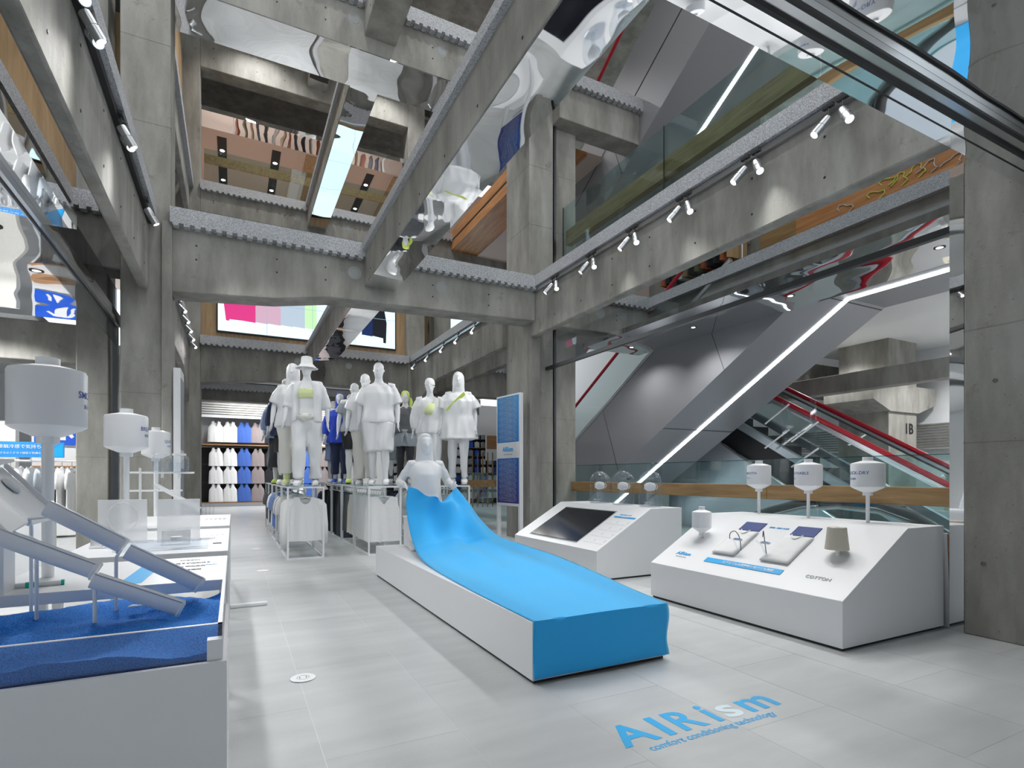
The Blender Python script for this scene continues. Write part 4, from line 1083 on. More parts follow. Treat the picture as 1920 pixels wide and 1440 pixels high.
MB().box((-.62, 3.94, TZ), (-.12, 3.955, TZ + .05)).build('rear_pane', 'clear_acrylic', gt)
MB().box((-.64, 3.82, TZ + .05), (-.10, 3.955, TZ + .054)).build('lid', 'clear_acrylic', gt)
MB().lathe([(0, 0), (.03, 0), (.03, .02), (0, .02)], 18, c=(-.31, 3.88, TZ + .054), cap=False).build('knob', 'white', gt, smooth=True)
for i in range(6):
    print_quad(t2, [(-.26 + .035 * i, 4.62), (-.24 + .035 * i, 4.62), (-.235 + .035 * i, 4.70 + .02 * (i % 3)), (-.255 + .035 * i, 4.70 + .02 * (i % 3))], 'pale_print', 'diagram_line')
for i in range(5):
    print_quad(t3, [(-.26 + .04 * i, 6.3), (-.235 + .04 * i, 6.3), (-.23 + .04 * i, 6.5), (-.255 + .04 * i, 6.5)], 'pale_print', 'diagram_line')
o = MB().box((-.12, 4.05, TZ), (-.07, 4.06, TZ + .006)).build('small_clip', 'dark_steel'); tag(o, 'tiny dark clip lying on the second table', 'clip')
# flask rig
fk = thing('flask_stand', 'white rod stand with cross arms on the third table', 'stand', (-.80, 6.3, TZ))
MB().tube([(-.80, 6.3, TZ), (-.80, 6.3, 1.28)], .011, 10).build('upright', 'white_steel', fk, smooth=True)
for z, x1 in ((1.235, -.35), (1.06, -.45)): MB().tube([(-.92, 6.3, z), (x1, 6.3, z)], .009, 8).build('cross_arm', 'white_steel', fk, smooth=True)
for y in (6.22, 6.40): MB().tube([(-.68, y, 1.12), (-.30, y, .87)], .014, 8).build('runner', 'white', fk, smooth=True)
for k, x in enumerate((-.62, -.48)):
    t = thing('round_flask', ['clear water flask on the left of the rod stand', 'clear water flask on the right of the rod stand'][k], 'flask', (x, 6.32, 1.245))
    MB().lathe([(0, 0), (.07, 0), (.085, .03), (.085, .13), (.07, .155), (.06, .16)], 28, cap=False).build('vessel', 'clear_acrylic', t, local=True, smooth=True)
    MB().lathe([(0, .005), (.078, .01), (.08, .09), (0, .09)], 24, cap=False).build('water', 'clear_acrylic', t, local=True, smooth=True)
    MB().lathe([(0, .16), (.06, .16), (.06, .18), (0, .18)], 20, cap=False).build('lid', 'white', t, local=True, smooth=True)
    MB().tube([(0, 0, -.06), (0, 0, 0)], .014, 8).build('spout', 'white', t, local=True, smooth=True)
# clear chairs beside the third table
def clear_chair(x, y, rz_, lb):
    t = thing('clear_chair', lb, 'chair', (x, y, 0), rz_)
    for i in range(9):
        a = -.2 + i * .05
        MB().tube([(a, .18, .82 - abs(a) * .3), (a, .14, .55), (a, .1, .46)], .012, 6).build('back_bar', 'clear_acrylic', t, local=True, smooth=True)
    MB().box((-.22, -.2, .44), (.22, .12, .465)).build('seat', 'clear_acrylic', t, local=True)
    for sx in (-.2, .2):
        for sy in (-.18, .12): MB().tube([(sx, sy, 0), (sx * .95, sy * .95, .44)], .012, 8).build('leg', 'alu', t, local=True, smooth=True)
clear_chair(-.62, 8.0, R(200), 'clear ribbed chair behind the third table, nearer one')
clear_chair(-.5, 9.6, R(190), 'clear ribbed chair behind the third table, farther one')
# low white ledge sticking out of table row
o = MB().box((-.03, 5.55, .0), (.28, 5.6, .035)).build('floor_cable_cover', 'white_steel', bevel=.01); tag(o, 'low white cable cover lying on the floor between tables', 'cable cover')
# upright banner by left column
bn = thing('banner_board', 'tall narrow white board with a photo print by the left column', 'board', (-.60, 8.2, 0))
MB().box((-.70, 8.35, .3), (-.62, 8.9, 2.62)).build('board', 'white', bn)
MB().box((-.62, 8.37, 1.55), (-.617, 8.88, 2.5)).build('photo_print', 'cloth_slate', bn)
MB().box((-.62, 8.37, .4), (-.617, 8.88, 1.3)).build('photo_print', 'cloth_slate', bn)
MB().box((-.69, 8.4, 0), (-.65, 8.44, .3)).build('leg', 'white_steel', bn); MB().box((-.69, 8.82, 0), (-.65, 8.86, .3)).build('leg', 'white_steel', bn)

# ------------------------------------------------------------------ blue text sign by the centre column
sg = thing('sign_stand', 'tall white stand with blue text-filled panels', 'sign', (4.47, 8.95, 0))
SN = Vector((4.52, 8.55, 0)); SF = Vector((4.43, 9.32, 0)); SD = (SF - SN).normalized(); SNN = Vector((-SD.y, SD.x, 0))
def sgq(s0, s1, z0, z1, d0, d1):
    f = lambda s_, z: SN + SD * s_ + SNN * d0 + Vector((0, 0, z))
    return MB().prism([f(s0, z0), f(s1, z0), f(s1, z1), f(s0, z1)], SNN * (d1 - d0))
SW = (SF - SN).length
sgq(0, SW, .66, 2.69, -.07, 0).build('board', 'white', sg)
sgq(.03, SW - .03, 1.82, 2.66, .0005, .003).build('upper_print', 'sign_upper', sg)
sgq(.03, SW - .03, .71, 1.53, .0005, .003).build('lower_print', 'sign_lower', sg)
sgq(0, .05, 0, .66, -.07, 0).build('leg', 'white', sg); sgq(SW - .05, SW, 0, .66, -.07, 0).build('leg', 'white', sg)
sgq(-.1, SW + .1, 0, .02, -.3, .15).build('base_plate', 'white', sg)
words = ['エアリズム さらさら AIRism 快適', '涼しい 毎日 comfort なめらか', 'SMOOTH 汗 すぐ乾く 軽い 着心地', 'ストレッチ breathable 夏も快適']
for z, nrow in ((2.24, 29), (1.12, 28)):
    text('print_text', '\n'.join((words[i % 4] + ' ' + words[(i * 3 + 1) % 4])[:30] for i in range(nrow)), .0275, 'pale_print', sg, frame(SN + SD * (SW / 2) + SNN * .0045 + Vector((0, 0, z)), -SD, (0, 0, 1)), ext=0, sx=.92)
text('logo_text', 'AIRism', .12, 'sky_print', sg, frame(SN + SD * (SW / 2) + SNN * .003 + Vector((0, 0, 1.69)), -SD, (0, 0, 1)), bold=.003)
text('logo_subtext', 'comfort conditioning technology', .022, 'grey_print', sg, frame(SN + SD * (SW / 2) + SNN * .003 + Vector((0, 0, 1.6)), -SD, (0, 0, 1)))

# ------------------------------------------------------------------ spotlights on the joists
ORDX = ['first', 'second', 'third', 'fourth', 'fifth', 'sixth', 'seventh', 'eighth', 'ninth', 'tenth', 'eleventh', 'twelfth', 'thirteenth', 'fourteenth', 'fifteenth', 'sixteenth', 'seventeenth', 'eighteenth', 'nineteenth', 'twentieth', 'twenty-first', 'twenty-second']
def make_spot(dirv):
    t = thing('spotlight', 'spotlight', 'spotlight', (0, 0, 0))
    d = Vector(dirv).normalized(); M = d.to_track_quat('Z', 'Y').to_matrix().to_4x4()
    MB().lathe([(0, 0), (.038, 0), (.04, .01), (.04, .09), (.036, .092), (.036, .098), (.04, .1), (.04, .19), (.034, .19), (.034, .17), (0, .17)], 18, cap=False).xf(M).build('can', 'alu', t, local=True, smooth=True)
    MB().lathe([(0, .183), (.033, .183)], 16, cap=False).xf(M).build('lens', 'lamp', t, local=True)
    MB().tube([(0, 0, .1), (0, 0, .02), tuple(d * .05)], .009, 6).build('bracket', 'dark_steel', t, local=True)
    MB().box((-.02, -.05, .095), (.02, .05, .125)).build('adaptor', 'dark_steel', t, local=True)
    return t


def place_spots(pts, dirs, labels, group, power, target=None, ang=70):
    protos = [make_spot(d) for d in dirs]
    used = [False] * len(dirs)
    for k, p in enumerate(pts):
        i = k % len(dirs)
        o = protos[i] if not used[i] else copy_tree(protos[i]); used[i] = True
        o.location = p; o['label'] = labels[k]; o['group'] = group
        if target and power:
            d = Vector(dirs[i]).normalized()
            spot('spot_beam', Vector(p) + d * .2, target[k % len(target)], power, ang)


ORD = ['first', 'second', 'third', 'fourth', 'fifth', 'sixth', 'seventh', 'eighth', 'ninth', 'tenth', 'eleventh', 'twelfth']
pr_ = []
for y in (7.9, 6.85, 5.9, 4.95, 4.0, 3.1):
    pr_ += [(4.80, y, 4.44), (4.80, y - .13, 4.44)]
place_spots(pr_, [(-.55, .35, -.75), (-.3, -.5, -.8)], ['%s silver spotlight on the right joist counting from the centre column' % o for o in ORD], 'spotlights on the right joist', 48,
            [(3.0, 8.8, 2.1), (2.0, 8.6, 2.2), (1.0, 8.5, 2.1), (2.1, 6.2, 1.2), (4.3, 6.3, .5), (2.0, 4.8, 0), (4.3, 3.3, .5), (2.2, 4.2, 0), (1.4, 4.4, 0), (4.3, 3.3, .5), (2.2, 3.0, 0), (3.2, 2.4, 0)])
trk = [o for o in bpy.data.objects if o.get('label') == 'long concrete joist with paired spotlights on the right'][0]
MB().box((4.855, 2.1, 4.535), (4.895, 8.85, 4.6)).build('lighting_track', 'alu', trk)
place_spots([(-.93, 7.85, 4.42), (-.93, 6.35, 4.44), (-.93, 6.15, 4.44), (-.93, 4.95, 4.44), (-.93, 4.75, 4.44), (-.93, 4.55, 4.44), (-.93, 3.3, 4.44)], [(.5, .1, -.85), (.35, -.6, -.7)],
            ['%s silver spotlight on the left joist counting from the left column' % o for o in ORD[:7]], 'spotlights on the left joist', 50,
            [(1.6, 8.6, 2.1), (.3, 5.0, 0), (-.4, 4.4, .7), (.4, 3.2, 0), (-.4, 2.6, .7), (.8, 2.2, 0), (-.4, 6.2, .7)])
trk = [o for o in bpy.data.objects if o.get('label') == 'thin concrete joist overhead on the left with spotlights'][0]
MB().box((-.995, -.5, 4.5), (-.95, 8.5, 4.57)).build('lighting_track', 'black', trk)
place_spots([(4.70, y, 4.44) for y in (15.4, 14.2, 13.0, 12.0, 11.0)], [(-.6, -.4, -.7)], ['%s silver spotlight on the far joist counting from the far column' % o for o in ORD[:5]], 'spotlights on the far joist', 55,
            [(2.2, 10, 1.4), (1, 9.2, 1.6), (3.2, 9.4, 1.4), (2.1, 8.8, 1.6), (3.2, 11, 1)])
trk = [o for o in bpy.data.objects if o.get('label') == 'far concrete joist with five spotlights behind centre column'][0]
MB().box((4.755, 9.9, 4.535), (4.795, 16, 4.6)).build('lighting_track', 'alu', trk)
place_spots([(-.92, y, 4.42) for y in (15.2, 14.4, 13.6, 12.8, 12.0, 11.2)], [(.6, -.4, -.7)], ['%s silver spotlight on the far left joist counting from the far column' % o for o in ORD[:6]], 'spotlights on the far left joist', 55,
            [(.9, 8.6, 1.5), (2, 8.7, 1.5), (.9, 9.5, 1.2), (1.2, 8.4, 2.2), (3, 9, 1.6), (1.2, 11, 1)])

# ------------------------------------------------------------------ garments
def garment(kind, seed=0):
    rnd = random.Random(seed)
    H = dict(tank=.62, tee=.66, long=.64, blouse=.70, dress=.95)[kind]
    Wd = dict(tank=.205, tee=.25, long=.235, blouse=.25, dress=.24)[kind]
    m = MB(); ph = rnd.random() * 6
    sh = .62 if kind == 'tank' else .9
    def surf(sgn):
        def fn(u, v):
            a = 2 * u - 1
            arm = 0 if v < .72 else ((v - .72) / .28)
            wv = Wd * (1.06 - .10 * v) * (1 - (1 - sh) * min(1, arm * 1.5) ** .7)
            x = a * wv
            neckw = .42 if kind != 'blouse' else .5
            q = abs(a)
            dip = 0
            if q < neckw:
                t_ = 1 - (q / neckw) ** (2 if kind != 'blouse' else 1.0)
                dip = (.13 if sgn < 0 else .045) * (t_ ** .6 if kind != 'blouse' else t_ * 1.25) * (1.25 if kind == 'tank' else .8)
            top = H - .05 * max(0, q - neckw) - dip
            z = -0 + top * v
            dep = (.042 - .012 * v) * math.sqrt(max(0, 1 - a * a))
            fold = (.004 if kind == 'tank' else .012) * math.sin(a * 11 + ph + v * 2) * (1 - v * .8) + (.002 if kind == 'tank' else .006) * math.sin(a * 23 + ph * 2)
            return Vector((x, sgn * dep + fold * (1 - a * a), z - H))
        return fn
    m.grid(surf(-1), 15, 12); m.grid(surf(1), 15, 12)
    if kind in ('tee', 'long'):
        for s in (-1, 1):
            L_ = .2 if kind == 'tee' else .56
            pts = [(s * Wd * .80, 0, -.075), (s * (Wd * .98), 0, -.13), (s * (Wd * 1.12), 0, -.13 - L_ * .5), (s * (Wd * 1.15), 0, -.13 - L_)]
            m.tube(pts, [.065, .068, .056, .05], 10, flat=.45, up=(1, 0, 0))
    return m


GM = {}
def gmesh(kind, seed=0):
    if (kind, seed) not in GM:
        me = garment(kind, seed).mesh(kind); me.polygons.foreach_set('use_smooth', [True] * len(me.polygons)); GM[(kind, seed)] = me
    return GM[(kind, seed)]
hook_m = MB().tube([(0, 0, 0), (0, 0, .05), (.012, 0, .068), (.0, 0, .085), (-.014, 0, .075)], .0035, 6)
hang_me = MB().tube([(-.19, 0, -.075), (-.1, 0, -.03), (0, 0, 0), (.1, 0, -.03), (.19, 0, -.075)], .008, 6).mesh('hanger'); hang_me.materials.append(MAT['white_steel'])
hook_me = hook_m.mesh('hook'); hook_me.materials.append(MAT['alu'])
GCOL = {}
def hang(nm, kind, col, loc, rz_, lb, cat, group=None, seed=0, scale=1., hanger=True):
    """a hanging garment: empty at its hem, garment + hanger parts"""
    key = (kind, seed, col)
    if key not in GCOL:
        me = gmesh(kind, seed).copy(); me.materials.append(CLOTH[col]); GCOL[key] = me
    if not hanger:
        o = bpy.data.objects.new(nm, GCOL[key]); C.objects.link(o); o.location = loc; o.rotation_euler = (0, 0, rz_); o.scale = (scale,) * 3
        return tag(o, lb, cat, group)
    t = thing(nm, lb, cat, loc, rz_, group); t.scale = (scale,) * 3
    o = bpy.data.objects.new('fabric', GCOL[key]); C.objects.link(o); o.parent = t
    for n_, me in (('hanger', hang_me), ('hook', hook_me)):
        q = bpy.data.objects.new(n_, me); C.objects.link(q); q.parent = t
        if n_ == 'hook': pass
    return t


# ------------------------------------------------------------------ white frame racks
RH = 1.05
def make_rack(w, l):
    t = thing('clothes_rack', 'rack', 'rack', (0, 0, 0))
    p = .024
    for x in (0, w - p):
        for y in (0, l - p):
            MB().box((x, y, 0), (x + p, y + p, RH)).build('post', 'white_steel', t, local=True)
    for z in (.0, RH - p):
        for y in (0, l - p): MB().box((p, y, z), (w - p, y + p, z + p)).build('end_bar', 'white_steel', t, local=True)
        for x in (0, w - p): MB().box((x, p, z), (x + p, l - p, z + p)).build('side_bar', 'white_steel', t, local=True)
    MB().box((0, 0, RH), (w, l, RH + .01)).build('glass_top', 'glass', t, local=True)
    MB().tube([(w / 2, .02, RH - .07), (w / 2, l - .02, RH - .07)], .011, 8).build('hanging_rail', 'white_steel', t, local=True, smooth=True)
    for y in (.03, l - .03): MB().tube([(w / 2, y, RH - .07), (w / 2, y, RH - .012)], .007, 6).build('rail_hanger', 'white_steel', t, local=True)
    return t


ROWS = [('left', .68, .51, [(8.40, ['white', 'white', 'white', 'ivory'], 'long'), (9.62, ['white', 'pale_grey', 'white', 'pale_grey'], 'tee'), (10.84, ['denim', 'blue', 'denim', 'blue'], 'tee'), (12.06, ['white', 'navy', 'black'], 'tee'), (13.3, ['grey', 'grey', 'black'], 'tee')]),
        ('middle', 1.81, .51, [(8.32, ['white', 'white', 'white', 'white', 'white', 'white'], 'blouse'), (9.5, ['white', 'ivory', 'ivory', 'grey', 'grey'], 'blouse'), (10.7, ['slate', 'slate', 'grey', 'charcoal'], 'dress'), (11.9, ['black', 'black', 'black', 'charcoal'], 'dress'), (13.1, ['black', 'navy'], 'tee')]),
        ('right', 2.98, .53, [(8.42, ['pale_grey', 'pale_grey', 'white', 'grey', 'grey'], 'blouse'), (9.64, ['grey', 'slate', 'white', 'white'], 'tee'), (10.9, ['white', 'navy', 'navy'], 'tee')])]
for rn, x, wd, rk in ROWS:
    proto = None
    for i, (y, cols, kind) in enumerate(rk):
        if proto is None: r_ = proto = make_rack(wd, 1.08)
        else: r_ = copy_tree(proto)
        r_.location = (x, y, 0); r_['label'] = 'white steel frame clothes rack, %s from the front in the %s row' % (ORD[i], rn); r_['group'] = 'white frame clothes racks'
        for k, cn in enumerate(cols):
            gy = y + .09 + k * (.165 if i == 0 else .22)
            gn = {'long': 'long_sleeve_shirt', 'tee': 'tee_shirt', 'blouse': 'sleeveless_blouse', 'dress': 'dress'}[kind]
            adj = {'white': 'white', 'ivory': 'ivory', 'pale_grey': 'pale grey', 'grey': 'grey', 'slate': 'slate', 'charcoal': 'charcoal', 'denim': 'denim blue', 'blue': 'blue', 'navy': 'navy', 'black': 'black'}[cn]
            hang(gn, kind, cn, (x + wd / 2, gy, RH - .155), R(random.uniform(-2, 2)), '%s %s, %s on the %s rack of the %s row' % (adj, gn.replace('_', ' '), ORD[k], ORD[i], rn), gn.split('_')[-1], 'clothes on the white racks', seed=k % 3)

# ------------------------------------------------------------------ rear tank top shelves
sh = thing('wall_shelf', 'backlit rear wall shelf stacked with tank tops at left', 'shelf', (1.2, 24.7, 0))
MB().box((-1.2, 24.95, .02), (4.4, 25.1, 2.35)).build('back_panel', 'black', sh)
MB().box((-1.2, 24.95, 2.36), (4.4, 25.1, 3.55)).build('light_panel', 'white', sh)
MB().box((-1.2, 24.35, 0), (4.4, 25.1, .14)).build('base', 'alu', sh)
MB().box((-1.2, 24.35, .14), (4.4, 25.1, .17)).build('board', 'walnut_edge', sh)
MB().box((-1.2, 24.35, 2.42), (4.4, 25.1, 2.47)).build('board', 'walnut_edge', sh)
for z in (.93, 1.66, 2.38): MB().box((-1.2, 24.55, z), (4.4, 24.6, z + .03)).build('hanging_rail', 'rubber', sh)
TCOL = ['white', 'white', 'blue', 'mauve', 'black', 'navy', 'white', 'blue', 'mauve', 'black']
for r_, zb in enumerate((3.38, 2.33, 1.63, .91)):
    for k, cn in enumerate(TCOL):
        if k > 5 and r_ == 0: continue
        s_ = 1.34 if r_ == 0 else 1.17
        hang('tank_top', 'tank', cn, (-.62 + k * .5, 24.45, zb), 0, '%s tank top, %s column, %s row of the rear shelf' % (cn, ORD[k], ['top', 'second', 'third', 'bottom'][r_]), 'tank top', 'tank tops on the rear shelf', seed=k % 3, scale=s_, hanger=False)
# packaged goods on the right rear shelf
sh2 = thing('wall_shelf', 'rear wall shelf full of small packaged goods at right', 'shelf', (8.5, 22.2, 0))
MB().box((5.6, 22.4, 0), (11.2, 22.5, 3.4)).build('back_panel', 'black', sh2)
for i in range(8): MB().box((5.6, 22.12, .22 + i * .37), (11.2, 22.4, .24 + i * .37)).build('board', 'rubber' if i % 3 else 'walnut_edge', sh2)
MB().box((5.6, 22.1, 3.02), (11.2, 22.4, 3.4)).build('light_panel', 'white', sh2)
pk_me = {}
PK = ['white', 'pale_print', 'navy_print', 'white', 'white', 'cloth_pale_grey', 'sign_blue']
for i in range(8):
    for k in range(17):
        mt = PK[(k + (i // 3)) % 7]
        if mt not in pk_me:
            me = MB().box((-.11, -.03, 0), (.11, .03, .25)).box((-.03, -.02, .25), (.03, 0, .285)).mesh('goods_pack'); me.materials.append(MAT[mt]); pk_me[mt] = me
        o = bpy.data.objects.new('goods_pack', pk_me[mt]); C.objects.link(o); o.location = (6.0 + k * .3, 22.24, .24 + i * .37)
        tag(o, '%s goods pack, %s along the %s shelf up on the right rear wall' % ({'white': 'white', 'pale_print': 'pale grey', 'navy_print': 'navy', 'cloth_pale_grey': 'grey', 'sign_blue': 'blue'}[mt], ORDX[k], ORD[i]), 'pack', 'goods packs on the right rear shelf')
ps = thing('wall_poster', 'framed brown and white poster by the right rear shelf', 'poster', (10.5, 21.9, 1.9))
MB().box((9.9, 21.95, 1.9), (11.0, 22.0, 3.05)).build('frame', 'white_steel', ps)
MB().box((9.95, 21.94, 2.4), (10.95, 21.951, 3.0)).build('upper_print', 'walnut_edge', ps)
MB().box((9.95, 21.94, 1.95), (10.95, 21.951, 2.4)).build('lower_print', 'pale_print', ps)
# wooden guard behind the sign
gd = thing('guard_rail', 'short oak guard rail behind the blue text sign', 'guard rail', (6.3, 14, 0))
MB().box((5.2, 13.0, .92), (7.4, 13.08, 1.1)).build('oak_rail', 'oak', gd)
MB().box((5.2, 13.09, 0), (7.4, 13.1, 1.3)).build('glass_pane', 'glass', gd)
for i in range(6): MB().box((6.0 + i * .16, 14.6, .3), (6.03 + i * .16, 14.63, 1.9)).build('baluster', 'oak', gd)

# ------------------------------------------------------------------ left shop: rails, signs and garments
def rail(x0, x1, y, z, lb):
    t = thing('clothes_rail', lb, 'rail', ((x0 + x1) / 2, y, 0))
    MB().tube([(x0, y, z), (x1, y, z)], .014, 8).build('bar', 'white_steel', t, smooth=True)
    for x in (x0, x1):
        MB().tube([(x, y, 0), (x, y, z)], .016, 8).build('upright', 'white_steel', t, smooth=True)
        MB().box((x - .03, y - .25, 0), (x + .03, y + .25, .03)).build('foot', 'white_steel', t)
    return t
rail(-3.6, -2.05, 10.1, 1.42, 'white clothes rail in the left shop')
for k in range(13):
    cn = ['black', 'charcoal', 'black', 'navy', 'black', 'white', 'white', 'white', 'white', 'pale_grey', 'white', 'white', 'white'][k]
    hang('tee_shirt', 'tee', cn, (-3.5 + k * .115, 10.1, 1.34), R(90), '%s shirt, %s from the left on the white rail' % (cn.replace('_', ' '), (ORD + ['thirteenth'])[k]), 'shirt', 'shirts on the left shop rail', seed=k % 3, scale=1.0)
for k, (x0, x1, z0, z1, m, tx) in enumerate(((-3.75, -3.0, 1.50, 1.78, 'sign_navy', '吸水速乾でムレにくい'), (-2.97, -2.2, 1.47, 1.69, 'sign_cyan', '接触冷感で気持ちいい'))):
    t = thing('rail_sign', ['navy sign board over the left end of the rail', 'bright blue sign board over the right end of the rail'][k], 'sign', ((x0 + x1) / 2, 10.05, z0))
    MB().box((x0, 10.05, z0), (x1, 10.07, z1)).build('board', m, t)
    MB().prism([(x1 - .05, 10.048, z0 + .01), (x1 - .01, 10.048, z0 + .01), (x1 - .01, 10.048, z1 - .02), (x1 - .3, 10.048, z0 + .01)], (0, .002, 0)).build('light_facet', 'sky_print', t)
    text('sign_text', tx, .06, 'white', t, frame(((x0 + x1) / 2 - .05, 10.046, (z0 + z1) / 2 + .04), (1, 0, 0), (0, 0, 1)))
    text('sign_subtext', 'さらさらドライ機能と快適な着心地', .035, 'white', t, frame(((x0 + x1) / 2 - .05, 10.046, (z0 + z1) / 2 - .05), (1, 0, 0), (0, 0, 1)))
    MB().tube([((x0 + x1) / 2, 10.08, 1.43), ((x0 + x1) / 2, 10.08, z0)], .012, 6).build('stem', 'white_steel', t)
# wall bay with tank tops and shirt icon signs
wb = thing('wall_shelf', 'white wall bay with hanging tops and a blue shirt sign in the left shop', 'shelf', (-3.2, 13.6, 0))
MB().box((-3.5, 13.7, 0), (-2.5, 13.85, 2.6)).build('back_panel', 'white_paint', wb)
MB().box((-3.45, 13.65, 1.82), (-2.55, 13.7, 2.4)).build('sign_panel', 'sign_blue', wb)
MB().box((-3.45, 13.4, 1.36), (-2.55, 13.7, 1.40)).build('board', 'walnut_edge', wb)
MB().box((-3.45, 13.66, .1), (-2.55, 13.7, 1.34)).build('recess', 'cloth_mauve', wb)
def shirt_icon(x, y, z, s, par):
    P_ = [(-.25, -.3), (.25, -.3), (.25, .1), (.5, -.2), (.62, -.1), (.35, .35), (.15, .42), (0, .36), (-.15, .42), (-.35, .35), (-.62, -.1), (-.5, -.2), (-.25, .1)]
    MB().prism([(x + a * s, y, z + b * s) for a, b in P_], (0, .003, 0)).build('shirt_icon', 'white', par)
shirt_icon(-3.05, 13.64, 2.02, .36, wb)
text('sign_text', 'エアリズムの使い方', .08, 'white', wb, frame((-3.0, 13.645, 2.3), (1, 0, 0), (0, 0, 1)))
for k, z in enumerate((1.3, .66)):
    hang('tank_top', 'tank', 'white', (-3.0, 13.55, z), 0, ['white tank top on the upper hook of the left wall bay', 'white tank top on the lower hook of the left wall bay'][k], 'tank top', 'tops in the left wall bay', hanger=False)
for k, x in enumerate((-3.0,)):
    pass
sg2 = thing('wall_sign', 'blue sign with a white shirt icon at the far left', 'sign', (-4.7, 11.6, 1.7))
MB().box((-5.3, 11.6, 1.66), (-4.32, 11.63, 2.2)).build('board', 'sign_blue', sg2)
shirt_icon(-4.55, 11.595, 1.93, .38, sg2)
o = struct('wall_left_pier', MB().box((-4.3, 11.6, 0), (-4.0, 12.0, 3.5)), 'white_paint', label='white pier in the left shop')
struct('wall_left_panel', MB().box((-4.0, 13.0, 0), (-3.55, 13.2, 2.2)), 'ivory_cloth', label='beige panel in the left shop')
cn_ = thing('low_counter', 'low white counter behind the left glass line', 'counter', (-2.6, 8.4, 0))
MB().box((-3.4, 8.1, .05), (-1.98, 8.7, .74)).build('body', 'white', cn_)
MB().box((-3.35, 8.13, 0), (-2.0, 8.67, .05)).build('recessed_base', 'black', cn_)

# ------------------------------------------------------------------ right shop beyond the escalators
rail(12.6, 14.0, 5.6, 1.35, 'clothes rail beyond the crossing escalator')
for k in range(9):
    hang('tee_shirt', 'tee', ['ivory', 'tan', 'ivory', 'white', 'ivory', 'tan', 'charcoal', 'black', 'charcoal'][k], (12.72 + k * .14, 5.6, 1.27), R(90), '%s shirt, %s on the rail beyond the escalator' % (['ivory', 'tan', 'ivory', 'white', 'ivory', 'tan', 'charcoal', 'black', 'charcoal'][k], ORD[k]), 'shirt', 'shirts beyond the escalator', seed=k % 3)
for k in range(6):
    o = MB().box((14.6 + (k % 2) * .5, 6.2, .4 + (k // 2) * .18), (15.05 + (k % 2) * .5, 6.7, .56 + (k // 2) * .18)).build('folded_stack', 'cotton', bevel=.03); tag(o, 'cream folded knit, %s of the stack in the right shop' % ORD[k], 'knitwear', 'folded knits in the right shop')
o = MB().box((14.5, 6.1, 0), (15.7, 6.8, .4)).build('display_block', 'white'); tag(o, 'white block under the folded knits in the right shop', 'block')
# upper floor merchandise seen through the opening
rail(0.0, 5.0, 19.4, Z3 + 1.55, 'long clothes rail on the third floor')
rl = [o for o in bpy.data.objects if o.get('label') == 'long clothes rail on the third floor'][0]
for ch in rl.children:
    pass
rl.location.z = Z3
for ch in rl.children:
    if ch.name.startswith('bar'): ch.location.z = -Z3
    if ch.name.startswith('upright'):
        ch.scale.z = 1.55 / (Z3 + 1.55)
for k in range(22):
    cn = ['rust', 'olive', 'tan', 'charcoal', 'black', 'white', 'tan', 'rust', 'slate', 'navy', 'ivory'][k % 11]
    hang('tee_shirt', 'dress', cn, (.1 + k * .22, 19.4, Z3 + 1.47), R(90), '%s garment, %s from the left on the long third floor rail' % (cn, ORDX[k]), 'garment', 'garments on the third floor rail', seed=k % 3)
rail(7.9, 7.95, 7, 1, 'tmp')
tmp = [o for o in bpy.data.objects if o.get('label') == 'tmp'][0]
for ch in list(tmp.children): bpy.data.objects.remove(ch)
bpy.data.objects.remove(tmp)
ur = thing('clothes_rail', 'clothes rail on the second floor above the escalator', 'rail', (7.95, 7.6, Z2))
MB().tube([(7.95, 6.7, Z2 + 1.0), (7.95, 8.6, Z2 + 1.0)], .014, 8).build('bar', 'alu', ur, smooth=True)
for y in (6.7, 8.6): MB().tube([(7.95, y, Z2), (7.95, y, Z2 + 1.0)], .016, 8).build('upright', 'alu', ur, smooth=True)
for k in range(12):
    cn = ['tan', 'rust', 'black', 'black', 'rust', 'olive', 'black', 'tan', 'white', 'charcoal', 'black', 'rust'][k]
    hang('tee_shirt', 'tee', cn, (7.95, 6.8 + k * .15, Z2 + .92), R(0), '%s garment, %s on the second floor rail above the escalator' % (cn, ORD[k]), 'garment', 'garments on the second floor rail', seed=k % 3)

# ------------------------------------------------------------------ mannequins
def V(*a): return Vector(a)
def body_joints(stride=.06, arm=.0, male=False, elbow_out=.03):
    """standing figure facing -Y, 1.80 m, feet at z=0"""
    j = {}
    for s, n in ((-1, 'l'), (1, 'r')):
        f = stride * s
        j['hip' + n] = V(s * .09, 0, .93); j['knee' + n] = V(s * .095, -.02 + f * -.6, .50); j['ank' + n] = V(s * .10, .015 - f, .085)
        j['sh' + n] = V(s * (.185 if male else .165), .005, 1.455); j['el' + n] = V(s * (.235 + elbow_out), .03 + arm * s * .5, 1.165); j['wr' + n] = V(s * (.25 + elbow_out), -.04 + arm * s, .92)
    return j


def hand(m, w, d, side):
    """five fingers rooted in a flattened palm"""
    d = d.normalized(); x = Vector((0, 1, 0)); x = (x - d * x.dot(d)).normalized(); n = d.cross(x)
    m.tube([w - d * .01, w + d * .03, w + d * .085], [.026, .036, .036], 10, flat=.5, up=x)
    base = w + d * .075
    for i, L_ in enumerate((.072, .082, .077, .06)):
        o = base + x * (-.033 + .022 * i)
        m.tube([o, o + d * L_ * .5 + n * .006 * side, o + d * L_ * .95 + n * .022 * side], [.0098, .0092, .0078], 8)
    t = w + d * .025 - x * .03
    m.tube([t, t + d * .03 - x * .022, t + d * .062 - x * .024 + n * .01 * side], [.0115, .0105, .0085], 8)


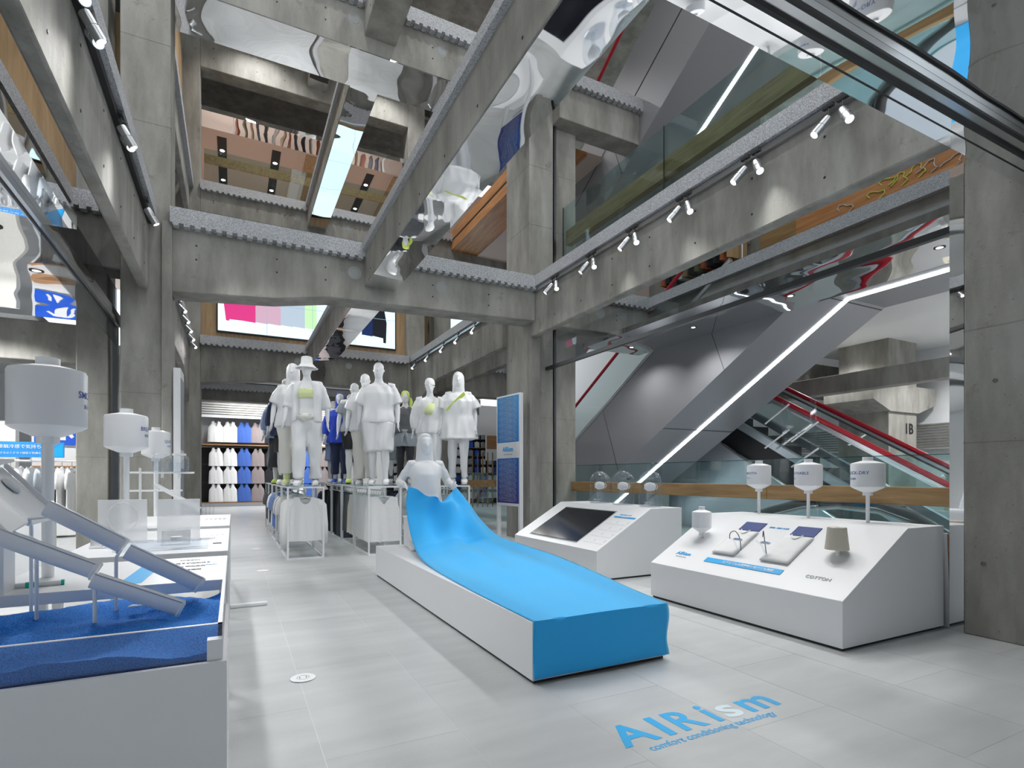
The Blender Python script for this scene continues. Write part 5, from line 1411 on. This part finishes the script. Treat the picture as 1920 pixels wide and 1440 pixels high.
def body(j, male=False, up=0., lean=V(0, 0, 0), head_turn=0.):
    m = MB(); k = 1.08 if male else 1.0; w_ = .93 if male else 1.0
    def T(r): return [(c[0] + lean.x * (c[2] - .93), c[1] + lean.y * (c[2] - .93), c[2] + up, c[3], c[4]) for c in r]
    m.loft(T([(0, 0, .84, .10, .085), (0, 0, .88, .155 * w_, .105), (0, .005, .95, .17 * w_, .118), (0, 0, 1.02, .152 * w_, .105), (0, -.005, 1.10, .128 * k, .09), (0, -.008, 1.20, .138 * k, .098),
              (0, -.008, 1.30, .155 * k, .108), (0, -.002, 1.38, .165 * k, .105), (0, .005, 1.44, .165 * k, .085), (0, .01, 1.475, .12 * k, .068), (0, .01, 1.505, .065 * k, .056), (0, .0, 1.55, .05 * k, .05), (0, -.01, 1.60, .05 * k, .053)]), 24)
    m.loft(T([(0, -.02, 1.555, .028, .032), (0, -.028, 1.575, .046, .06), (0, -.022, 1.61, .060, .084), (0, -.015, 1.66, .070, .096), (0, -.01, 1.71, .073, .101), (0, -.008, 1.75, .068, .094), (0, -.006, 1.78, .048, .066), (0, -.004, 1.795, .02, .03)]), 22)
    hd = V(lean.x * .73, lean.y * .73, up)
    m.tube([V(0, -.108, 1.70) + hd, V(0, -.124, 1.665) + hd, V(0, -.112, 1.655) + hd], [.010, .014, .011], 8)           # nose
    m.tube([V(-.018, -.103, 1.625) + hd, V(0, -.108, 1.625) + hd, V(.018, -.103, 1.625) + hd], .007, 6)                 # mouth
    for s in (-1, 1):
        m.tube([V(s * .028, -.098, 1.688) + hd, V(s * .045, -.088, 1.69) + hd], .009, 6)                                # brow/eye ridge
        m.tube([V(s * .072, .0, 1.66) + hd, V(s * .076, .005, 1.69) + hd], .013, 8, flat=.6)                             # ear
    for s, n in ((-1, 'l'), (1, 'r')):
        h, kn, an = j['hip' + n], j['knee' + n], j['ank' + n]
        mid = h.lerp(kn, .45); calf = kn.lerp(an, .32) + V(0, .012, 0)
        m.tube([h + V(-s * .01, .0, .0), mid, kn, calf, kn.lerp(an, .7), an], [.092 * k, .075 * k, .053 * k, .055 * k, .038 * k, .033 * k], 14)
        m.tube([an + V(0, .045, -.045), an + V(0, .01, -.045), an + V(s * .008, -.08, -.055), an + V(s * .012, -.15, -.065)], [.03, .042, .04, .024], 10, flat=.75, up=(1, 0, 0))
        sh, el, wr = j['sh' + n] + V(lean.x * .5, lean.y * .5, up), j['el' + n], j['wr' + n]
        m.tube([sh + V(-s * .05, 0, .0), sh, sh.lerp(el, .35), el, el.lerp(wr, .3), wr], [.05 * k, .056 * k, .047 * k, .038 * k, .037 * k, .024 * k], 12)
        hand(m, wr, wr - el, s)
    return m


J_F = body_joints(.05, .02); J_M = body_joints(.03, -.02, True)
J_W = body_joints(-.09, .06)
BODY = {'f': remesh(body(J_F), 'body_f', .0085, 3), 'm': remesh(body(J_M, True), 'body_m', .0085, 3), 'w': remesh(body(J_W), 'body_w', .0085, 3)}
JN = {'f': J_F, 'm': J_M, 'w': J_W}
for me in BODY.values(): me.materials.append(MAT['mannequin'])


def top_mesh(pose, hem=.86, wid=.03, sleeve=.5, loose=.03, flare=.02, neck=1.49, hood=False, sl_r=.03):
    j = JN[pose]; k = 1.08 if pose == 'm' else 1.0; m = MB()
    rg = [(0, 0, hem, .165 * k + wid + flare, .112 + loose + flare), (0, 0, hem + .06, .17 * k + wid + flare * .8, .115 + loose + flare * .6)]
    if hem < 1.05: rg.append((0, 0, 1.10, .148 * k + wid, .10 + loose))
    rg += [(0, -.006, 1.22, .152 * k + wid, .103 + loose), (0, -.006, 1.33, .168 * k + wid, .112 + loose * .8), (0, 0, 1.40, .182 * k + wid * .3, .10 + loose * .5), (0, .004, 1.445, .172 * k + wid * .15, .088 + loose * .3), (0, .008, 1.472, .13 * k, .076), (0, .008, neck + .005, .085 * k, .068)]
    m.loft(rg, 24)
    for s, n in ((-1, 'l'), (1, 'r')):
        sh, el, wr = j['sh' + n], j['el' + n], j['wr' + n]
        pts = [sh + V(-s * .07, 0, -.03), sh + V(s * .0, 0, -.03), sh + V(s * .02, 0, -.07)]; rr = [.035, .05, .055 + sl_r * .5]
        if sleeve <= 1: pts += [sh.lerp(el, sleeve * .5), sh.lerp(el, sleeve)]; rr += [.06 + sl_r * 1.1, .06 + sl_r * 1.3]
        else: pts += [sh.lerp(el, .5), el, el.lerp(wr, (sleeve - 1) * .5), el.lerp(wr, sleeve - 1)]; rr += [.056 + sl_r, .05 + sl_r, .045 + sl_r * .9, .036 + sl_r * .7]
        if sleeve > 0: m.tube(pts, rr, 14)
    if hood: m.loft([(0, .03, 1.46, .10, .08), (0, .02, 1.55, .092, .105), (0, .008, 1.66, .096, .118), (0, .005, 1.74, .09, .112), (0, .01, 1.80, .06, .075), (0, .01, 1.82, .02, .03)], 22)
    return m


def leg_mesh(pose, end=.5, r0=.03, r1=.03, waist=1.02):
    j = JN[pose]; m = MB(); k = 1.08 if pose == 'm' else 1.0
    m.loft([(0, 0, .80, .13, .09 + r0 * .5), (0, 0, .88, .168 + r0 * .5, .115 + r0 * .5), (0, .004, .95, .178 + r0 * .3, .124 + r0 * .3), (0, 0, waist, .158, .11)], 22)
    for s, n in ((-1, 'l'), (1, 'r')):
        h, kn, an = j['hip' + n], j['knee' + n], j['ank' + n]
        path = [h + V(s * .0, 0, -.02), h.lerp(kn, .5), kn, kn.lerp(an, .5), an + V(0, 0, .02)]
        z_end = end; pts = []; rr = []
        for i in range(9):
            t = i / 8.; p = catmull(path, t)
            base = [.095, .078, .056, .05, .036]; b_ = base[min(3, int(t * 4))] * (1 - (t * 4) % 1) + base[min(4, int(t * 4) + 1)] * ((t * 4) % 1)
            if p.z < z_end - .02: break
            pts.append(p); rr.append(b_ * k + r0 + (r1 - r0) * t + .006)
        m.tube(pts, rr, 16)
    return m


def skirt_mesh(pose, end=.35, w=.1, top=1.05):
    m = MB(); m.loft([(0, 0, end, .17 + w, .14 + w), (0, 0, (end + .9) / 2, .18 + w * .6, .135 + w * .6), (0, 0, .93, .19, .135), (0, 0, top, .155, .112)], 26); return m


GMESH = {}
def g(key, fn, vox=.013, sm=8, na=.02, ns=11):
    if key not in GMESH: GMESH[key] = remesh(fn(), key[0], vox, sm, na, ns)
    return GMESH[key]


def add_part(par, nm, me, mat):
    me2 = me
    key = (me.name, mat)
    if key not in GCOL:
        me2 = me.copy(); me2.materials.clear(); me2.materials.append(MAT[mat] if mat in MAT else CLOTH[mat]); GCOL[key] = me2
    o = bpy.data.objects.new(nm, GCOL[key]); C.objects.link(o); o.parent = par
    return o


def shoes(par, pose, mat, sole='white', sock=None):
    j = JN[pose]
    for n in 'lr':
        an = j['ank' + n]; s = -1 if n == 'l' else 1
        o = MB().tube([an + V(0, .06, -.042), an + V(0, .02, -.02), an + V(s * .006, -.06, -.04), an + V(s * .01, -.13, -.052), an + V(s * .012, -.175, -.06)], [.036, .054, .05, .045, .024], 12, flat=.8, up=(1, 0, 0)).build('shoe', mat, par, local=True, smooth='all')
        MB().tube([an + V(0, .07, -.072), an + V(0, .02, -.072), an + V(s * .006, -.08, -.074), an + V(s * .012, -.18, -.072)], [.034, .046, .05, .034], 12, flat=.28, up=(1, 0, 0)).build('sole', sole, o, local=True, smooth='all')
        if sock: MB().tube([an + V(0, 0, .0), an + V(0, .004, .12)], [.045, .05], 12).build('sock', sock, par, local=True, smooth=True)


def mannequin(pose, loc, rz_, lb, sc_=1.0, parts=()):
    t = thing('mannequin', lb, 'mannequin', loc, rz_, 'mannequins on the racks'); t.scale = (sc_,) * 3
    o = bpy.data.objects.new('body', BODY[pose]); C.objects.link(o); o.parent = t
    for p in parts: p(t, pose)
    return t


def P_top(mat, **k): return lambda t, p: add_part(t, 'top_garment', g(('top', p, tuple(sorted(k.items()))), lambda: top_mesh(p, **k)), mat)
def P_leg(mat, nm='trousers', **k): return lambda t, p: add_part(t, nm, g(('leg', p, tuple(sorted(k.items()))), lambda: leg_mesh(p, **k)), mat)
def P_skirt(mat, **k): return lambda t, p: add_part(t, 'skirt', g(('skirt', p, tuple(sorted(k.items()))), lambda: skirt_mesh(p, **k)), mat)
def P_shoe(mat, sole='white', sock=None): return lambda t, p: shoes(t, p, mat, sole, sock)
def P_hat(t, p):
    MB().lathe([(.155, 1.675), (.15, 1.668), (.085, 1.735), (.082, 1.74), (.074, 1.83), (.06, 1.84), (0, 1.842)], 28, c=(0, -.01, 0), cap=False).build('bucket_hat', 'white_cloth', t, local=True, smooth=True)
def P_cap(t, p):
    o = MB().lathe([(.086, 1.69), (.086, 1.73), (.075, 1.78), (.045, 1.81), (0, 1.818)], 24, c=(0, -.01, 0), cap=False).xf(Matrix.Diagonal((1, 1.22, 1, 1))).build('cap', 'white_cloth', t, local=True, smooth=True)
    MB().lathe([(0, 0), (.08, 0), (.08, .006), (0, .006)], 20, cap=False).xf(Matrix.Translation((0, .1, 1.69)) @ Matrix.Diagonal((.9, 1, 1, 1))).build('brim', 'white_cloth', o, local=True)
def P_scarf(t, p):
    MB().lathe([(.081, 1.67), (.083, 1.72), (.072, 1.77), (.045, 1.80), (0, 1.808)], 24, c=(0, 0, 0), cap=False).xf(Matrix.Diagonal((1, 1.28, 1, 1))).build('head_scarf', 'lime', t, local=True, smooth=True)
    MB().tube([(.09, .05, 1.68), (.11, .05, 1.6), (.10, .04, 1.5)], [.02, .035, .02], 10, flat=.5).build('scarf_knot', 'lime', t, local=True, smooth=True)
def P_hood(mat): return lambda t, p: add_part(t, 'hood', g(('hood', p), lambda: MB().loft([(0, .035, 1.46, .11, .085), (0, .03, 1.55, .098, .095), (0, .03, 1.66, .098, .098), (0, .03, 1.75, .09, .092), (0, .02, 1.80, .06, .07), (0, .02, 1.82, .02, .03)], 22), .012, 4, .004), mat)
def P_bandeau(t, p): add_part(t, 'bandeau', g(('bandeau', p), lambda: MB().loft([(0, -.008, 1.235, .150, .112), (0, -.01, 1.31, .168, .124), (0, -.006, 1.375, .172, .116)], 24), .011, 3, .003), 'pale_lime')
def P_belt_bag(t, p):
    o = MB().tube([(-.11, -.13, 1.0), (0, -.155, .985), (.11, -.13, 1.0)], [.02, .06, .02], 14, flat=1.0, up=(0, 0, 1)).xf(Matrix.Translation((0, 0, -.02))).build('belt_bag', 'ivory_cloth', t, local=True, smooth='all')
    MB().tube([(-.09, -.175, 1.0), (.09, -.175, 1.0)], .004, 5).build('zip', 'grey_print', o, local=True)
def P_sash(a, b, mat, rr=.022):
    def f(t, p):
        pts = []
        for i in range(13):
            u = i / 12.; x = a[0] + (b[0] - a[0]) * u; z = a[1] + (b[1] - a[1]) * u
            pts.append((x, -(.155 * math.sqrt(max(.05, 1 - (x / .26) ** 2))) - .012, z))
        MB().tube(pts, rr, 8, flat=.25, up=(.6, 0, 1)).build('strap', mat, t, local=True, smooth=True)
    return f
def P_bag(t, p):
    MB().tube([(.06, -.17, 1.36), (.0, -.19, 1.25), (-.02, -.18, 1.18)], [.05, .085, .06], 12, flat=.4, up=(1, 0, .5)).build('shoulder_bag', 'pale_lime', t, local=True, smooth='all')
def P_collar(mat): return lambda t, p: MB().lathe([(.062, 1.49), (.06, 1.5), (.055, 1.545)], 18, c=(0, 0, 0), cap=False).build('collar', mat, t, local=True, smooth=True)
def P_tied(mat):
    def f(t, p):
        add_part(t, 'tied_shirt', g(('tied', p), lambda: MB().loft([(0, 0, .72, .215, .165), (0, 0, .9, .215, .16), (0, 0, 1.03, .175, .13)], 24), .012, 4, .016, 14), mat)
        MB().tube([(-.05, -.15, 1.03), (0, -.175, 1.0), (.05, -.15, 1.03)], [.02, .042, .02], 10).build('knot', mat, t, local=True, smooth=True)
        for s in (-1, 1): MB().tube([(0, -.17, 1.0), (s * .05, -.19, .9), (s * .06, -.17, .78)], [.025, .035, .022], 10, flat=.5).build('sleeve_end', mat, t, local=True, smooth=True)
    return f
def P_open(mat):
    def f(t, p):
        me = g(('openshirt', p), lambda: open_shirt(p))
        add_part(t, 'open_shirt', me, mat)
    return f
def open_shirt(p):
    j = JN[p]; m = MB()
    for s, n in ((-1, 'l'), (1, 'r')):
        m.loft([(s * .145, .01, .90, .07, .14), (s * .14, .01, 1.1, .055, .13), (s * .14, .0, 1.3, .065, .135), (s * .125, .005, 1.44, .08, .11), (s * .08, .01, 1.49, .05, .075)], 18)
        sh, el, wr = j['sh' + n], j['el' + n], j['wr' + n]
        m.tube([sh + V(-s * .07, 0, -.03), sh + V(0, 0, -.03), sh.lerp(el, .35), sh.lerp(el, .7), el, el.lerp(wr, .25)], [.045, .058, .07, .072, .068, .062], 14)
    m.loft([(0, .10, .90, .17, .04), (0, .10, 1.2, .17, .04), (0, .09, 1.44, .16, .04), (0, .07, 1.5, .08, .03)], 18)
    return m


TOPZ = RH + .01
W_TEE = dict(hem=.86, wid=.065, sleeve=.85, loose=.045, flare=.02, sl_r=.028)
Z_ = TOPZ
# front figures
mannequin('f', (.80, 8.88, Z_), R(-14), 'white mannequin with hood in oversized tee behind the bucket hat figure', 1.02, [P_top('white', **W_TEE), P_hood('white'), P_leg('ivory', end=.14, r0=.035, r1=.03), P_shoe('pale_lime', 'white', 'pale_lime')])
mannequin('w', (.96, 8.52, Z_), R(-16), 'white mannequin in bucket hat, open shirt and lime bandeau', 1.03, [P_bandeau, P_open('white'), P_leg('white', end=.12, r0=.024, r1=.032), P_belt_bag, P_hat, P_shoe('white', 'white')])
mannequin('f', (1.90, 8.95, Z_), R(-20), 'white mannequin in tee and trousers half hidden by the tall man', 1.0, [P_top('white', **W_TEE), P_leg('ivory', end=.1, r0=.035, r1=.04), P_shoe('white', 'white')])
mannequin('m', (2.04, 8.62, Z_), R(-20), 'tall white male mannequin in white tee and shorts', 1.075, [P_top('white', hem=.90, wid=.06, sleeve=.92, loose=.05, flare=.01, sl_r=.03), P_leg('white', 'shorts', end=.52, r0=.045, r1=.06), P_shoe('white', 'white')])
mannequin('m', (2.99, 8.95, Z_), R(-24), 'white male mannequin in cap with pale lime shoulder bag', 1.0, [P_top('white', hem=.86, wid=.045, sleeve=1.9, loose=.04, flare=.02, sl_r=.03), P_leg('white', end=.12, r0=.03, r1=.035), P_cap, P_sash((.12, 1.47), (-.05, 1.2), 'pale_lime', .018), P_bag, P_shoe('white', 'white')])
mannequin('f', (3.42, 8.72, Z_), R(-26), 'white hooded mannequin in wide tee with lime strap across the chest', 1.06, [P_top('white', hem=.72, wid=.10, sleeve=.85, loose=.07, flare=.06, sl_r=.05), P_hood('white'), P_leg('white', 'leggings', end=.12, r0=.008, r1=.006), P_sash((.11, 1.45), (-.17, 1.17), 'lime', .03), P_shoe('white', 'white')])
# second rank
mannequin('m', (1.98, 10.25, Z_), R(-14), 'mannequin in pale grey tee and black shorts with lime shoes', 1.03, [P_top('pale_grey', hem=.92, wid=.04, sleeve=.7, loose=.04, sl_r=.03), P_collar('black'), P_leg('black', 'shorts', end=.56, r0=.03, r1=.03), P_shoe('lime', 'rubber')])
mannequin('f', (1.90, 11.3, Z_), R(-14), 'mannequin in royal blue hooded jacket and navy trousers', 1.0, [P_top('royal', hem=.80, wid=.06, sleeve=1.8, loose=.06, flare=.03, sl_r=.04), P_hood('royal'), P_leg('navy', end=.14, r0=.03, r1=.025), P_shoe('sign_blue', 'white')])
mannequin('f', (2.15, 11.55, Z_), R(-12), 'mannequin in long slate dress behind the grey tee figure', 1.02, [P_top('slate', hem=.80, wid=.05, sleeve=1.5, loose=.05, flare=.02), P_skirt('black', end=.42, w=.05), P_shoe('white', 'white')])
mannequin('f', (2.92, 10.2, Z_), R(-20), 'mannequin in grey top with lime head scarf and tied shirt', .98, [P_top('grey', hem=.98, wid=.05, sleeve=1.7, loose=.04, sl_r=.03), P_tied('pale_grey'), P_leg('charcoal', 'leggings', end=.12, r0=.012, r1=.008), P_scarf, P_shoe('white', 'white')])
mannequin('f', (.80, 10.0, Z_), R(-12), 'mannequin in navy jacket and dark skirt behind the hooded white figure', 1.0, [P_top('navy', hem=.82, wid=.06, sleeve=1.8, loose=.05, flare=.03, sl_r=.035), P_skirt('black', end=.55, w=.03), P_shoe('white', 'white', 'grey')])
mannequin('f', (.76, 10.75, Z_), R(-12), 'mannequin in denim blue shirt at the left edge of the group', .98, [P_top('denim', hem=.84, wid=.06, sleeve=1.75, loose=.05, flare=.03, sl_r=.035), P_skirt('charcoal', end=.3, w=.07), P_shoe('lime', 'rubber')])
mannequin('f', (1.0, 12.4, Z_), R(-12), 'mannequin in black long skirt behind the bucket hat figure', .98, [P_top('grey', hem=.9, wid=.04, sleeve=1.7, loose=.04), P_skirt('black', end=.22, w=.09), P_shoe('sign_blue', 'white')])
mannequin('f', (2.0, 12.6, Z_), R(-12), 'mannequin in white hat and white tee at the back of the middle row', .98, [P_top('white', **W_TEE), P_skirt('denim', end=.5, w=.04), P_hat, P_shoe('white', 'white')])
mannequin('m', (3.05, 11.4, Z_), R(-16), 'mannequin in charcoal top behind the lime scarf figure', .98, [P_top('charcoal', hem=.9, wid=.05, sleeve=1.7, loose=.04), P_leg('pale_grey', 'shorts', end=.5, r0=.04, r1=.04), P_shoe('white', 'white', 'grey')])

# ------------------------------------------------------------------ seated mannequin on the plinth, holding the cloth
SX, SY, SZ = 2.03, 6.22, .36
js = {}
UPS = -.47
for s, n in ((-1, 'l'), (1, 'r')):
    js['hip' + n] = V(s * .09, 0, .46); js['knee' + n] = V(s * .12, -.27, .42); js['ank' + n] = V(s * .17, -.30, .085)
    js['sh' + n] = V(s * .17, .0, 1.455); js['el' + n] = V(s * .295, .10, .765); js['wr' + n] = V(s * .28, -.145, .735)
js['ankl'] = V(-.19, -.16, .085); js['ankr'] = V(.16, -.16, .085)
sm_ = thing('mannequin', 'white seated mannequin holding up the blue cloth', 'mannequin', (SX, SY, SZ), R(-6))
bme = remesh(body(js, False, UPS, V(0, .06, 0)), 'seated_body', .0085, 3); bme.materials.append(MAT['mannequin'])
o = bpy.data.objects.new('body', bme); C.objects.link(o); o.parent = sm_
tm = MB()
def TT(r): return [(c[0], c[1] + .06 * (c[2] - .93), c[2] + UPS, c[3], c[4]) for c in r]
tm.loft(TT([(0, -.01, .90, .205, .155), (0, 0, 1.0, .20, .145), (0, 0, 1.1, .18, .13), (0, 0, 1.22, .18, .135), (0, 0, 1.33, .19, .14), (0, 0, 1.40, .195, .115), (0, .004, 1.445, .185, .095), (0, .008, 1.472, .14, .08), (0, .008, 1.5, .085, .068)]), 24)
for s, n in ((-1, 'l'), (1, 'r')):
    sh = js['sh' + n] + V(0, .03, UPS); el, wr = js['el' + n], js['wr' + n]
    tm.tube([sh + V(-s * .07, 0, -.03), sh + V(0, 0, -.03), sh.lerp(el, .5), el, el.lerp(wr, .75)], [.035, .05, .058, .054, .045], 14)
add_part(sm_, 'top_garment', remesh(tm, 'seated_top', .013, 5, .010, 9), 'white')
hm = MB().loft([(0, .075, .98, .12, .085), (0, .075, 1.07, .105, .092), (0, .07, 1.19, .10, .092), (0, .065, 1.28, .09, .09), (0, .05, 1.335, .06, .075), (0, .05, 1.355, .02, .03)], 22)
add_part(sm_, 'hood', remesh(hm, 'seated_hood', .012, 4, .004), 'white')
lm = MB()
lm.loft([(0, .02, .36, .18, .15), (0, .02, .46, .19, .15), (0, .01, .56, .17, .13)], 20)
for s, n in ((-1, 'l'), (1, 'r')):
    h, kn, an = js['hip' + n], js['knee' + n], js['ank' + n]
    lm.tube([h, h.lerp(kn, .5), kn, kn.lerp(an, .5), an + V(0, 0, .03)], [.105, .095, .075, .07, .065], 16)
add_part(sm_, 'trousers', remesh(lm, 'seated_legs', .013, 5, .010, 9), 'white')
for n in 'lr':
    an = js['ank' + n]; s = -1 if n == 'l' else 1
    MB().tube([an + V(0, .06, -.042), an + V(0, .02, -.02), an + V(s * .006, -.06, -.04), an + V(s * .01, -.13, -.052), an + V(s * .012, -.175, -.06)], [.036, .054, .05, .045, .024], 12, flat=.8, up=(1, 0, 0)).build('shoe', 'white', sm_, local=True, smooth='all')
st = thing('stool', 'white block stool under the seated mannequin', 'stool', (SX, SY + .05, SZ))
MB().box((-.2, -.17, 0), (.2, .2, .345)).build('block', 'white', st, local=True, bevel=.01)
MB().box((-.21, -.18, .345), (.21, .21, .365)).build('seat_pad', 'white_cloth', st, local=True, bevel=.008)

bpy.data.scenes.remove(TMP)
